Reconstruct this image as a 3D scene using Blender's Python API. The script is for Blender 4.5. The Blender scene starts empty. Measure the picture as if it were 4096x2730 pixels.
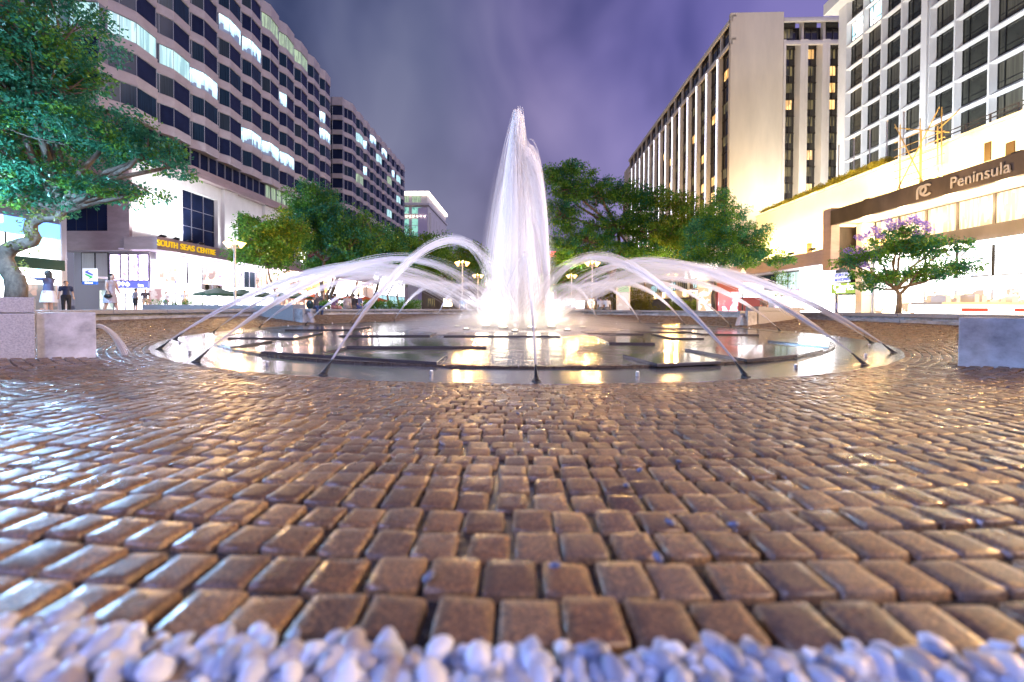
import bpy, bmesh, math, random
import numpy as np
from mathutils import Vector, Matrix, Euler
R = math.radians
PI = math.pi
random.seed(7); rng = np.random.default_rng(7)
S = bpy.context.scene
COL = S.collection

# ---------------------------------------------------------------- camera
YAW, PIT, ROLL, FOC, CAMH = R(1.586), R(0.8), 0.00487, 1478.9, 0.80
HOR = 1231.1
cam = bpy.data.cameras.new('camera'); camo = bpy.data.objects.new('camera', cam); COL.objects.link(camo)
MROT = Matrix.Rotation(YAW, 3, 'Z') @ Matrix.Rotation(PI/2-PIT, 3, 'X') @ Matrix.Rotation(ROLL, 3, 'Z')
camo.matrix_world = Matrix.Translation((0, 0, CAMH)) @ MROT.to_4x4()
SH = HOR - 1365 + FOC*math.tan(PIT)
cam.sensor_width = 36; cam.lens = 36*FOC/4096; cam.shift_y = SH/4096
cam.clip_start = .05; cam.clip_end = 3000
cam.dof.use_dof = True; cam.dof.focus_distance = 9.0; cam.dof.aperture_fstop = 1.25
S.camera = camo

# ---------------------------------------------------------------- night sky, glow
W = bpy.data.worlds.new('World'); S.world = W; W.use_nodes = True
nt = W.node_tree; nt.nodes.clear()
def N(nt, t, **kw):
    n = nt.nodes.new(t)
    for k, v in kw.items():
        if k.startswith('i_'):
            n.inputs[k[2:].replace('_', ' ')].default_value = v
        else: setattr(n, k, v)
    return n
def ramp(nt, stops):
    r = N(nt, 'ShaderNodeValToRGB'); e = r.color_ramp.elements
    while len(e) > 1: e.remove(e[-1])
    e[0].position = stops[0][0]; e[0].color = (*stops[0][1], 1)
    for p, c in stops[1:]:
        x = e.new(p); x.color = (*c, 1)
    return r
tc = N(nt, 'ShaderNodeTexCoord'); sx = N(nt, 'ShaderNodeSeparateXYZ')
nt.links.new(tc.outputs['Generated'], sx.inputs[0])
rx = ramp(nt, [(0, (.048, .060, .115)), (.36, (.070, .078, .155)), (.52, (.102, .090, .208)), (.72, (.094, .084, .240)), (1, (.088, .080, .25))])
mr = N(nt, 'ShaderNodeMapRange'); mr.inputs[1].default_value = -.7; mr.inputs[2].default_value = .7
nt.links.new(sx.outputs[0], mr.inputs[0]); nt.links.new(mr.outputs[0], rx.inputs[0])
mp = N(nt, 'ShaderNodeMapping'); mp.inputs['Rotation'].default_value = (0, R(35), 0); mp.inputs['Scale'].default_value = (2.4, 1.6, 1.5)
nz = N(nt, 'ShaderNodeTexNoise', i_Scale=1.5, i_Detail=3.5, i_Roughness=.45, i_Distortion=.3)
nt.links.new(tc.outputs['Generated'], mp.inputs[0]); nt.links.new(mp.outputs[0], nz.inputs[0])
rc = ramp(nt, [(.38, (.50, .56, .66)), (.50, (1, 1, 1)), (.62, (1.45, 1.40, 1.22))])
nt.links.new(nz.outputs[0], rc.inputs[0])
mm = N(nt, 'ShaderNodeMix', data_type='RGBA', blend_type='MULTIPLY'); mm.inputs[0].default_value = 1
nt.links.new(rx.outputs[0], mm.inputs[6]); nt.links.new(rc.outputs[0], mm.inputs[7])
rh = ramp(nt, [(0, (.10, .085, .085)), (.55, (0, 0, 0))])
nt.links.new(sx.outputs[2], rh.inputs[0])
ma = N(nt, 'ShaderNodeMix', data_type='RGBA', blend_type='ADD'); ma.inputs[0].default_value = 1
nt.links.new(mm.outputs[2], ma.inputs[6]); nt.links.new(rh.outputs[0], ma.inputs[7])
bg = N(nt, 'ShaderNodeBackground', i_Strength=1.12); wo = N(nt, 'ShaderNodeOutputWorld')
nt.links.new(ma.outputs[2], bg.inputs[0]); nt.links.new(bg.outputs[0], wo.inputs[0])
# one very soft, weak sun, added to light the facades from behind right
sl = bpy.data.lights.new('facade_fill_sun', 'SUN'); sl.energy = .75; sl.angle = R(30); sl.color = (.93, .86, 1.0)
so = bpy.data.objects.new('facade_fill_sun', sl); COL.objects.link(so)
so.rotation_euler = Vector((-.72, .42, -.50)).to_track_quat('-Z', 'Y').to_euler()

S.view_settings.view_transform = 'Standard'; S.view_settings.look = 'None'
S.view_settings.exposure = 0.62; S.view_settings.gamma = 1.0
S.cycles.transparent_max_bounces = 48; S.cycles.max_bounces = 8; S.cycles.sample_clamp_indirect = 6
S.cycles.use_denoising = True; S.cycles.caustics_reflective = False; S.cycles.caustics_refractive = False

# ---------------------------------------------------------------- pixel rays (photograph measured at 2353 px width)
K = 4096/2353
def ray(u, v):
    u *= K; v *= K
    return MROT @ Vector(((u-2048)/FOC, (1365+SH-v)/FOC, -1))
CP = Vector((0, 0, CAMH))
def atY(u, v, Y): d = ray(u, v); return CP + d*(Y/d.y)
def atX(u, v, X): d = ray(u, v); return CP + d*(X/d.x)
def atZ(u, v, Z): d = ray(u, v); return CP + d*((Z-CAMH)/d.z)
PC = Vector((-.104, 13.493, 0)); PR = 9.62; RIN = 8.68; ZOUT = .36
def gz(r): return max(0, min(ZOUT, .1*(r-PR)))
def pol(r, a, z=0): return Vector((PC.x+r*math.cos(a), PC.y+r*math.sin(a), z))

# ---------------------------------------------------------------- materials
MATS = {}
def mat(name, col=(.5, .5, .5), rough=.6, metal=0, em=None, es=0, noise=None, bump=None, spec=.5, alpha=None, coat=0):
    if name in MATS: return MATS[name]
    m = bpy.data.materials.new(name); m.use_nodes = True; t = m.node_tree
    b = t.nodes['Principled BSDF']
    b.inputs['Base Color'].default_value = (*col, 1); b.inputs['Roughness'].default_value = rough
    b.inputs['Metallic'].default_value = metal; b.inputs['Specular IOR Level'].default_value = spec
    b.inputs['Coat Weight'].default_value = coat
    tc = None
    if noise:   # (scale, amount, detail) or + stretch
        sc, am = noise[0], noise[1]
        tc = N(t, 'ShaderNodeTexCoord'); mp = N(t, 'ShaderNodeMapping')
        mp.inputs['Scale'].default_value = noise[2] if len(noise) > 2 else (1, 1, 1)
        n = N(t, 'ShaderNodeTexNoise', i_Scale=sc, i_Detail=6, i_Roughness=.65)
        t.links.new(tc.outputs['Object'], mp.inputs[0]); t.links.new(mp.outputs[0], n.inputs[0])
        a = tuple(c*(1-am) for c in col); c2 = tuple(min(1, c*(1+am)) for c in col)
        r_ = ramp(t, [(.3, a), (.7, c2)]); t.links.new(n.outputs[0], r_.inputs[0]); t.links.new(r_.outputs[0], b.inputs['Base Color'])
        rr = N(t, 'ShaderNodeMapRange'); rr.inputs[3].default_value = max(.02, rough*.75); rr.inputs[4].default_value = min(1, rough*1.25)
        t.links.new(n.outputs[0], rr.inputs[0]); t.links.new(rr.outputs[0], b.inputs['Roughness'])
    if bump:
        if not tc: tc = N(t, 'ShaderNodeTexCoord')
        n2 = N(t, 'ShaderNodeTexNoise', i_Scale=bump[0], i_Detail=5); t.links.new(tc.outputs['Object'], n2.inputs[0])
        bp = N(t, 'ShaderNodeBump'); bp.inputs['Strength'].default_value = bump[1]; bp.inputs['Distance'].default_value = bump[2] if len(bump) > 2 else .02
        t.links.new(n2.outputs[0], bp.inputs['Height']); t.links.new(bp.outputs[0], b.inputs['Normal'])
    if em:
        b.inputs['Emission Color'].default_value = (*em, 1); b.inputs['Emission Strength'].default_value = es
    MATS[name] = m; return m
def lit(name, c1, c2, es, scale=(1.2, 1.2, .9), sc=1.4, contrast=(.42, .58), base=(.2, .2, .2), nzw=.25):
    """a lit interior seen through its window: blocky warm/cool patches"""
    if name in MATS: return MATS[name]
    m = mat(name, base, .3); t = m.node_tree; b = t.nodes['Principled BSDF']
    tc = N(t, 'ShaderNodeTexCoord'); mp = N(t, 'ShaderNodeMapping'); mp.inputs['Scale'].default_value = scale
    v = N(t, 'ShaderNodeTexVoronoi', i_Scale=sc); v.distance = 'CHEBYCHEV'
    n = N(t, 'ShaderNodeTexNoise', i_Scale=sc*2.3, i_Detail=5, i_Roughness=.7)
    ge = N(t, 'ShaderNodeNewGeometry')
    t.links.new(ge.outputs['Position'], mp.inputs[0]); t.links.new(mp.outputs[0], v.inputs[0]); t.links.new(mp.outputs[0], n.inputs[0])
    ad = N(t, 'ShaderNodeMath', operation='MULTIPLY_ADD'); ad.inputs[1].default_value = .75
    s3 = N(t, 'ShaderNodeSeparateColor'); t.links.new(v.outputs['Color'], s3.inputs[0])
    t.links.new(s3.outputs[0], ad.inputs[0]); 
    n2 = N(t, 'ShaderNodeMath', operation='MULTIPLY'); n2.inputs[1].default_value = nzw; t.links.new(n.outputs[0], n2.inputs[0]); t.links.new(n2.outputs[0], ad.inputs[2])
    r_ = ramp(t, [(contrast[0], c1), (contrast[1], c2)]); t.links.new(ad.outputs[0], r_.inputs[0])
    t.links.new(r_.outputs[0], b.inputs['Emission Color']); b.inputs['Emission Strength'].default_value = es
    return m
def leafmat(name, c1, c2, tr=.52):
    m = bpy.data.materials.new(name); m.use_nodes = True; t = m.node_tree; t.nodes.clear()
    ge = N(t, 'ShaderNodeNewGeometry'); r_ = ramp(t, [(0, c1), (1, c2)]); t.links.new(ge.outputs['Random Per Island'], r_.inputs[0])
    d = N(t, 'ShaderNodeBsdfDiffuse'); tr_ = N(t, 'ShaderNodeBsdfTranslucent'); g = N(t, 'ShaderNodeBsdfGlossy', i_Roughness=.35)
    mx = N(t, 'ShaderNodeMixShader'); mx.inputs[0].default_value = tr; m2 = N(t, 'ShaderNodeMixShader'); m2.inputs[0].default_value = .025
    o = N(t, 'ShaderNodeOutputMaterial')
    t.links.new(r_.outputs[0], d.inputs[0]); t.links.new(r_.outputs[0], tr_.inputs[0])
    t.links.new(d.outputs[0], mx.inputs[1]); t.links.new(tr_.outputs[0], mx.inputs[2])
    t.links.new(mx.outputs[0], m2.inputs[1]); t.links.new(g.outputs[0], m2.inputs[2]); t.links.new(m2.outputs[0], o.inputs[0])
    MATS[name] = m; return m
def watermat(name, alpha, streak=None, col=(.93, .94, 1)):
    m = bpy.data.materials.new(name); m.use_nodes = True; t = m.node_tree; t.nodes.clear()
    d = N(t, 'ShaderNodeBsdfDiffuse'); tr_ = N(t, 'ShaderNodeBsdfTranslucent'); T = N(t, 'ShaderNodeBsdfTransparent')
    d.inputs[0].default_value = (*col, 1); tr_.inputs[0].default_value = (*col, 1)
    mx = N(t, 'ShaderNodeMixShader'); mx.inputs[0].default_value = .65; m2 = N(t, 'ShaderNodeMixShader'); m2.inputs[0].default_value = alpha
    o = N(t, 'ShaderNodeOutputMaterial')
    t.links.new(d.outputs[0], mx.inputs[1]); t.links.new(tr_.outputs[0], mx.inputs[2])
    t.links.new(T.outputs[0], m2.inputs[1]); t.links.new(mx.outputs[0], m2.inputs[2]); t.links.new(m2.outputs[0], o.inputs[0])
    if streak:
        tc = N(t, 'ShaderNodeTexCoord'); mp = N(t, 'ShaderNodeMapping'); mp.inputs['Scale'].default_value = streak
        n = N(t, 'ShaderNodeTexNoise', i_Scale=3, i_Detail=3); mr = N(t, 'ShaderNodeMapRange')
        mr.inputs[1].default_value = .35; mr.inputs[2].default_value = .7; mr.inputs[3].default_value = alpha*.25; mr.inputs[4].default_value = alpha*1.7
        t.links.new(tc.outputs['Object'], mp.inputs[0]); t.links.new(mp.outputs[0], n.inputs[0]); t.links.new(n.outputs[0], mr.inputs[0]); t.links.new(mr.outputs[0], m2.inputs[0])
    MATS[name] = m; return m

M_span = mat('pink_beige_cladding', (.37, .345, .375), .75, noise=(1.1, .12), bump=(9, .3, .02))
M_band = mat('mauve_concrete', (.30, .235, .245), .7, noise=(.6, .18, (1, 1, 3)), bump=(12, .3, .02))
M_glass = mat('dark_office_glass', (.010, .016, .045), .07, noise=(.35, .5), spec=.16)
M_mull = mat('mullion_metal', (.20, .22, .26), .4, .3)
M_conc = mat('pale_concrete', (.62, .61, .60), .75, noise=(1.2, .08, (1, 1, .35)), bump=(14, .25, .02))
M_cream = mat('cream_render', (.66, .58, .46), .75, noise=(.25, .12, (1, 1, .2)), bump=(8, .12, .02))
M_white = mat('white_wall', (.72, .68, .60), .7, noise=(.5, .08), bump=(10, .1, .01))
M_fascia = mat('brown_granite_fascia', (.055, .046, .043), .45, noise=(1.3, .35, (1, 1, .3)))
M_granite = mat('grey_granite', (.34, .35, .38), .55, noise=(60, .35), bump=(70, .25, .004))
M_granite_d = mat('worn_granite_block', (.43, .45, .49), .45, noise=(3.2, .5), bump=(60, .3, .004))
M_black = mat('black_metal', (.02, .02, .022), .4, .4)
M_dark = mat('dark_recess', (.02, .02, .03), .6)
M_silver = mat('brushed_silver', (.62, .62, .64), .3, .85)
M_bark = mat('bark', (.13, .105, .085), .85, noise=(7, .5, (1, 1, .4)), bump=(18, .8, .03))
M_lamp = mat('lamp_glow', (1, .8, .5), .4, em=(1, .62, .22), es=9)
M_skin = mat('skin', (.55, .36, .27), .5)
M_hair = mat('black_hair', (.02, .016, .014), .5)
WHITEB = lit('white_shop_light', (.09, .11, .17), (1, .97, 1), 6, scale=(1.3, 1.3, 1.6), sc=1.6, contrast=(.06, .62), nzw=.2)
BLUEB = mat('blue_sign_light', (.3, .5, .9), .4, em=(.10, .35, 1), es=1.6)
L_teal = lit('teal_office_light', (.22, .50, .56), (.55, .92, .95), .75, scale=(6, 6, .3), sc=1.1, contrast=(.3, .7))
L_blue = lit('blue_office_light', (.10, .26, .42), (.62, .90, 1.0), 1.0, scale=(2.2, 2.2, 2.2), sc=1.3, contrast=(.05, .85), nzw=.12)
def room(name, hi, lo, es):
    m = mat(name, (.2, .2, .2), .3); t = m.node_tree; b = t.nodes['Principled BSDF']
    ge = N(t, 'ShaderNodeNewGeometry'); sp = N(t, 'ShaderNodeSeparateXYZ'); t.links.new(ge.outputs['Position'], sp.inputs[0])
    a = N(t, 'ShaderNodeMath', operation='MULTIPLY_ADD'); a.inputs[1].default_value = 1/3.37; a.inputs[2].default_value = -20.65/3.37; t.links.new(sp.outputs[2], a.inputs[0])
    f = N(t, 'ShaderNodeMath', operation='FRACT'); t.links.new(a.outputs[0], f.inputs[0])
    mp = N(t, 'ShaderNodeMapping'); mp.inputs['Scale'].default_value = (1.6, 1.6, .01); t.links.new(ge.outputs['Position'], mp.inputs[0])
    v = N(t, 'ShaderNodeTexVoronoi', i_Scale=1.3); t.links.new(mp.outputs[0], v.inputs[0]); sc_ = N(t, 'ShaderNodeSeparateColor'); t.links.new(v.outputs['Color'], sc_.inputs[0])
    h = N(t, 'ShaderNodeMath', operation='MULTIPLY_ADD'); h.inputs[1].default_value = .38; h.inputs[2].default_value = .28; t.links.new(sc_.outputs[0], h.inputs[0])
    d = N(t, 'ShaderNodeMath', operation='SUBTRACT'); t.links.new(f.outputs[0], d.inputs[0]); t.links.new(h.outputs[0], d.inputs[1])
    r_ = ramp(t, [(0, lo), (.02, tuple(c*.55 for c in hi)), (.30, hi), (.42, (1, 1, 1)), (.5, tuple(c*.8 for c in hi))]); t.links.new(d.outputs[0], r_.inputs[0])
    t.links.new(r_.outputs[0], b.inputs['Emission Color']); b.inputs['Emission Strength'].default_value = es; return m
L_blue = room('office_room_light', (.42, .74, .95), (.03, .06, .12), 1.5)
L_green = lit('green_curtain_light', (.12, .20, .12), (.42, .62, .36), .6, scale=(6, 6, .3), sc=1.6)
L_amber = lit('amber_room_light', (.45, .22, .05), (1, .62, .20), 1.3, scale=(3, 3, .4), sc=1)
L_curt = lit('dim_curtain', (.015, .014, .012), (.17, .13, .05), .8, scale=(5, 5, .35), sc=1.2, base=(.03, .03, .03))
L_warm = lit('warm_shop_light', (.22, .10, .04), (1, .82, .56), 2.6)
L_shop = lit('coloured_shop_light', (.16, .07, .34), (1, .90, 1), 3.0, scale=(2.2, 2.2, 2.2), sc=1.3, contrast=(.1, .75))
L_rest = lit('restaurant_light', (.10, .04, .02), (1, .66, .42), 2.0, sc=1.2)

# ---------------------------------------------------------------- mesh helpers
class MB:
    def __init__(s): s.v = []; s.f = []; s.mi = []
    def poly(s, pts, mi=0):
        n = len(s.v); s.v += [tuple(p) for p in pts]; s.f.append(tuple(range(n, n+len(pts)))); s.mi.append(mi)
    def faces(s, vs, fs, mi=0):
        n = len(s.v); s.v += [tuple(p) for p in vs]
        for f in fs: s.f.append(tuple(i+n for i in f)); s.mi.append(mi)
    def box(s, a, b, mi=0, M=None):
        x0, y0, z0 = a; x1, y1, z1 = b
        if x0 > x1: x0, x1 = x1, x0
        if y0 > y1: y0, y1 = y1, y0
        if z0 > z1: z0, z1 = z1, z0
        vs = [(x0, y0, z0), (x1, y0, z0), (x1, y1, z0), (x0, y1, z0), (x0, y0, z1), (x1, y0, z1), (x1, y1, z1), (x0, y1, z1)]
        if M is not None: vs = [tuple(M @ Vector(p)) for p in vs]
        s.faces(vs, [(0, 3, 2, 1), (4, 5, 6, 7), (0, 1, 5, 4), (1, 2, 6, 5), (2, 3, 7, 6), (3, 0, 4, 7)], mi); return s
    def prism(s, pts, z0, z1, mi=0):     # pts ccw xy
        a = sum(pts[i-1][0]*pts[i][1]-pts[i][0]*pts[i-1][1] for i in range(len(pts)))
        if a < 0: pts = pts[::-1]
        n = len(pts); vs = [(p[0], p[1], z0) for p in pts]+[(p[0], p[1], z1) for p in pts]
        fs = [tuple(range(n-1, -1, -1)), tuple(range(n, 2*n))]+[(i, (i+1) % n, n+(i+1) % n, n+i) for i in range(n)]
        s.faces(vs, fs, mi); return s
    def tube(s, pts, rad, seg=8, mi=0, cap=True):
        pts = [Vector(p) for p in pts]; n = len(pts)
        rad = [rad]*n if not hasattr(rad, '__len__') else rad
        base = len(s.v); up = Vector((0, 0, 1)); prev = None
        for i in range(n):
            d = (pts[min(i+1, n-1)]-pts[max(i-1, 0)]).normalized()
            if prev is None:
                a = d.cross(up if abs(d.z) < .95 else Vector((1, 0, 0))).normalized()
            else: a = (prev-d*prev.dot(d)).normalized()
            prev = a; b = d.cross(a)
            for k in range(seg):
                t = 2*PI*k/seg; s.v.append(tuple(pts[i]+(a*math.cos(t)+b*math.sin(t))*rad[i]))
        for i in range(n-1):
            for k in range(seg):
                k2 = (k+1) % seg
                s.f.append((base+i*seg+k, base+i*seg+k2, base+(i+1)*seg+k2, base+(i+1)*seg+k)); s.mi.append(mi)
        if cap:
            s.f.append(tuple(base+k for k in range(seg))[::-1]); s.mi.append(mi)
            s.f.append(tuple(base+(n-1)*seg+k for k in range(seg))); s.mi.append(mi)
        return s
    def ball(s, c, r, seg=10, rings=7, mi=0, M=None):
        c = Vector(c); r = r if hasattr(r, '__len__') else (r, r, r)
        vs = []
        for i in range(rings+1):
            p = PI*i/rings
            for k in range(seg):
                t = 2*PI*k/seg; q = Vector((r[0]*math.sin(p)*math.cos(t), r[1]*math.sin(p)*math.sin(t), r[2]*math.cos(p)))
                if M is not None: q = M @ q
                vs.append(c+q)
        fs = []
        for i in range(rings):
            for k in range(seg):
                k2 = (k+1) % seg; fs.append((i*seg+k, (i+1)*seg+k, (i+1)*seg+k2, i*seg+k2))
        s.faces(vs, fs, mi); return s
    def build(s, name, m, parent=None, smooth=False, bevel=0):
        me = bpy.data.meshes.new(name); me.from_pydata(s.v, [], s.f)
        for x in (m if isinstance(m, (list, tuple)) else [m]): me.materials.append(x)
        if any(s.mi): me.polygons.foreach_set('material_index', s.mi)
        if smooth: me.polygons.foreach_set('use_smooth', [True]*len(me.polygons))
        me.validate(); me.update()
        o = bpy.data.objects.new(name, me); COL.objects.link(o)
        if parent: o.parent = parent
        if bevel:
            b = o.modifiers.new('bevel', 'BEVEL'); b.width = bevel; b.segments = 2; b.limit_method = 'ANGLE'
        return o
def npmesh(name, v, f, m, parent=None, smooth=False):
    """v (n,3), f (k,c) numpy"""
    me = bpy.data.meshes.new(name); me.vertices.add(len(v)); me.vertices.foreach_set('co', np.asarray(v, np.float32).ravel())
    c = f.shape[1]; me.loops.add(f.size); me.loops.foreach_set('vertex_index', f.ravel().astype(np.int32))
    me.polygons.add(len(f)); me.polygons.foreach_set('loop_start', np.arange(0, f.size, c, dtype=np.int32))
    if smooth: me.polygons.foreach_set('use_smooth', np.ones(len(f), bool))
    me.materials.append(m); me.update(calc_edges=True)
    o = bpy.data.objects.new(name, me); COL.objects.link(o)
    if parent: o.parent = parent
    return o
def tag(o, label=None, cat=None, group=None, kind=None):
    if label: o['label'] = label
    if cat: o['category'] = cat
    if group: o['group'] = group
    if kind: o['kind'] = kind
    return o
def thing(name, label, cat, loc=(0, 0, 0), rz=0, group=None):
    o = bpy.data.objects.new(name, None); COL.objects.link(o); o.location = loc; o.rotation_euler = (0, 0, rz); o.empty_display_size = .2
    return tag(o, label, cat, group)
def copy_tree(o, parent=None):
    c = o.copy(); COL.objects.link(c)
    if parent: c.parent = parent
    for ch in list(o.children): copy_tree(ch, c)
    return c
def light(name, typ, loc, energy, col, parent=None, size=.1, aim=None, spot=None, blend=.5, size_y=None):
    l = bpy.data.lights.new(name, typ); l.energy = energy; l.color = col
    if typ == 'AREA':
        l.size = size
        if size_y: l.shape = 'RECTANGLE'; l.size_y = size_y
    else: l.shadow_soft_size = size
    if spot: l.spot_size = R(spot); l.spot_blend = blend
    o = bpy.data.objects.new(name, l); COL.objects.link(o); o.location = loc
    if aim is not None: o.rotation_euler = (Vector(aim)-Vector(loc)).to_track_quat('-Z', 'Y').to_euler()
    if parent: o.parent = parent
    return o
def text(name, body, m, loc, size, right, up, parent=None, depth=.03, align='LEFT', bold=0, sx=1):
    """lettering as a real mesh: right/up are the reading directions in the world"""
    cu = bpy.data.curves.new(name, 'FONT'); cu.body = body; cu.size = size; cu.extrude = depth; cu.align_x = align; cu.align_y = 'CENTER'; cu.offset = bold
    tmp = bpy.data.objects.new('tmp', cu); COL.objects.link(tmp)
    bpy.context.view_layer.update()
    me = bpy.data.meshes.new_from_object(tmp.evaluated_get(bpy.context.evaluated_depsgraph_get()))
    bpy.data.objects.remove(tmp); me.materials.clear(); me.materials.append(m)
    o = bpy.data.objects.new(name, me); COL.objects.link(o)
    r_ = Vector(right).normalized(); u_ = Vector(up).normalized(); n_ = r_.cross(u_)
    o.matrix_world = Matrix.Translation(loc) @ Matrix((r_*sx, u_, n_)).transposed().to_4x4()
    if parent: o.parent = parent
    return o


# ================================================================ GROUND
def annulus(name, r0, r1, n, zf, m, rings=1, a0=0, a1=2*PI):
    rr = np.linspace(r0, r1, rings+1); th = np.linspace(a0, a1, n+1)
    v = np.array([(PC.x+r*math.cos(t), PC.y+r*math.sin(t), zf(r)) for r in rr for t in th])
    f = np.array([(i*(n+1)+k, (i+1)*(n+1)+k, (i+1)*(n+1)+k+1, i*(n+1)+k+1) for i in range(rings) for k in range(n)])
    return npmesh(name, v, f, m)
M_pave = mat('plaza_paving', (.20, .17, .165), .38, noise=(2.2, .3), bump=(6, .4, .02))
tag(annulus('plaza_ground', 13.25, 900, 128, lambda r: ZOUT-.004, M_pave, rings=6), kind='structure')
M_joint = mat('wet_joint', (.028, .024, .022), .22, noise=(30, .4), bump=(60, .5, .01))
tag(annulus('bowl_bed', PR-.03, 13.26, 360, lambda r: gz(r)-.019, M_joint, rings=8), kind='structure')
# setts: every stone a rounded block laid in rings round the pool
def setts(name, r0, r1, m, zf, drop=.022, pitch=.108, gap=.0062, seed=1, zj=.003):
    g = np.random.default_rng(seed); V = []; 
    r = r0
    while r < r1-.02:
        pr = pitch*g.uniform(.96, 1.05); n = int(2*PI*r/(pitch*.93)); off = g.uniform(0, 1)
        t0 = (np.arange(n)+off+g.uniform(-.07, .07, n))*2*PI/n
        wid = 2*PI*r/n
        # 8-gon outline in (tangent, radial) coordinates
        hw = (wid/2-gap)*(1+g.uniform(-.07, .05, n)); hr = (pr/2-gap-.0062)*(1+g.uniform(-.08, .04, n))
        c = .90+g.uniform(-.10, .06, (n, 8)); rc = r+pr/2+g.uniform(-.004, .004, n)
        bx = np.array([-1, 1, 1, 1, 1, -1, -1, -1])*1.0; 
        ox = np.stack([-c[:, 0], c[:, 1], np.ones(n), np.ones(n), c[:, 4], -c[:, 5], -np.ones(n), -np.ones(n)], 1)
        oy = np.stack([-np.ones(n), -np.ones(n), -c[:, 2], c[:, 3], np.ones(n), np.ones(n), c[:, 6], -c[:, 7]], 1)
        dz = g.uniform(-zj, zj, n); tx = g.normal(0, .028, n); ty = g.normal(0, .028, n)
        for lvl, (sc, z) in enumerate(((1.0, -drop), (.985, -.0035), (.91, -.0003), (.5, .0004))):
            X = ox*hw[:, None]*sc; Y = oy*hr[:, None]*sc
            Z = np.full((n, 8), z)+dz[:, None]+(X*tx[:, None]+Y*ty[:, None] if lvl else 0)
            V.append(np.stack([X, Y, Z, np.repeat(rc[:, None], 8, 1), np.repeat(t0[:, None], 8, 1)], -1))
        r += pr
    # group per ring: four levels
    out = []; F = []; base = 0
    for i in range(0, len(V), 4):
        A = np.concatenate(V[i:i+4], 1)       # n,32,5
        n = len(A); rad = A[..., 3]+A[..., 1]; th = A[..., 4]+A[..., 0]/A[..., 3]
        zz = A[..., 2]+np.array([zf(x) for x in rad[:, :8].mean(1)])[:, None]+.004*(np.sin(th[:, :1]*37+rad[:, :1]*9)+np.sin(th[:, :1]*83-rad[:, :1]*23)*.6)
        P = np.stack([PC.x+rad*np.cos(th), PC.y+rad*np.sin(th), zz], -1); out.append(P.reshape(-1, 3))
        b = base+np.arange(n)[:, None, None]*32
        k = np.arange(8); k2 = (k+1) % 8
        q = [np.stack([l*8+k, l*8+k2, (l+1)*8+k2, (l+1)*8+k], -1) for l in range(3)]
        q.append(np.array([(24, 25, 26, 27), (24, 27, 28, 31), (28, 29, 30, 31)]))
        Q = np.concatenate(q)[None]; F.append((Q+b).reshape(-1, 4)); base += n*32
    return npmesh(name, np.concatenate(out), np.concatenate(F), m, smooth=True)
def settmat(name, cols, rough, film=.4):
    m = mat(name, cols[0], rough); t = m.node_tree; b = t.nodes['Principled BSDF']
    ge = N(t, 'ShaderNodeNewGeometry'); r_ = ramp(t, [(i/(len(cols)-1), c) for i, c in enumerate(cols)]); t.links.new(ge.outputs['Random Per Island'], r_.inputs[0])
    tc = N(t, 'ShaderNodeTexCoord'); n = N(t, 'ShaderNodeTexNoise', i_Scale=210, i_Detail=3); t.links.new(tc.outputs['Object'], n.inputs[0])
    r2 = ramp(t, [(.40, (.55, .55, .55)), (.54, (1, 1, 1)), (.66, (2.3, 2.0, 1.4))]); t.links.new(n.outputs[0], r2.inputs[0])
    mx = N(t, 'ShaderNodeMix', data_type='RGBA', blend_type='MULTIPLY'); mx.inputs[0].default_value = 1
    t.links.new(r_.outputs[0], mx.inputs[6]); t.links.new(r2.outputs[0], mx.inputs[7]); t.links.new(mx.outputs[2], b.inputs['Base Color'])
    n3 = N(t, 'ShaderNodeTexNoise', i_Scale=5.5, i_Detail=5, i_Roughness=.65); t.links.new(tc.outputs['Object'], n3.inputs[0])
    rr = N(t, 'ShaderNodeMapRange'); rr.inputs[1].default_value = .35; rr.inputs[2].default_value = .65; rr.inputs[3].default_value = rough*.42; rr.inputs[4].default_value = rough*1.6
    t.links.new(n3.outputs[0], rr.inputs[0]); t.links.new(rr.outputs[0], b.inputs['Roughness'])
    n4 = N(t, 'ShaderNodeTexNoise', i_Scale=16, i_Detail=6, i_Roughness=.6); t.links.new(tc.outputs['Object'], n4.inputs[0])
    bp = N(t, 'ShaderNodeBump'); bp.inputs['Strength'].default_value = .7; bp.inputs['Distance'].default_value = .007
    b2 = N(t, 'ShaderNodeBump'); b2.inputs['Strength'].default_value = .35; b2.inputs['Distance'].default_value = .0015
    t.links.new(n4.outputs[0], bp.inputs['Height']); t.links.new(n.outputs[0], b2.inputs['Height']); t.links.new(bp.outputs[0], b2.inputs['Normal']); t.links.new(b2.outputs[0], b.inputs['Normal'])
    b.inputs['Specular IOR Level'].default_value = .75
    return m
M_sett = settmat('wet_brown_sett', [(.155, .092, .052), (.20, .128, .074), (.110, .070, .048), (.235, .162, .100), (.130, .092, .068), (.10, .062, .040), (.20, .135, .085)], .36)
tag(setts('sett_paving', PR+.01, 13.05, M_sett, gz), kind='structure')
M_rim = mat('wet_rim_stone', (.085, .068, .055), .25, noise=(22, .6), bump=(40, .6, .01))
RIM_TODO = 1

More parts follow.
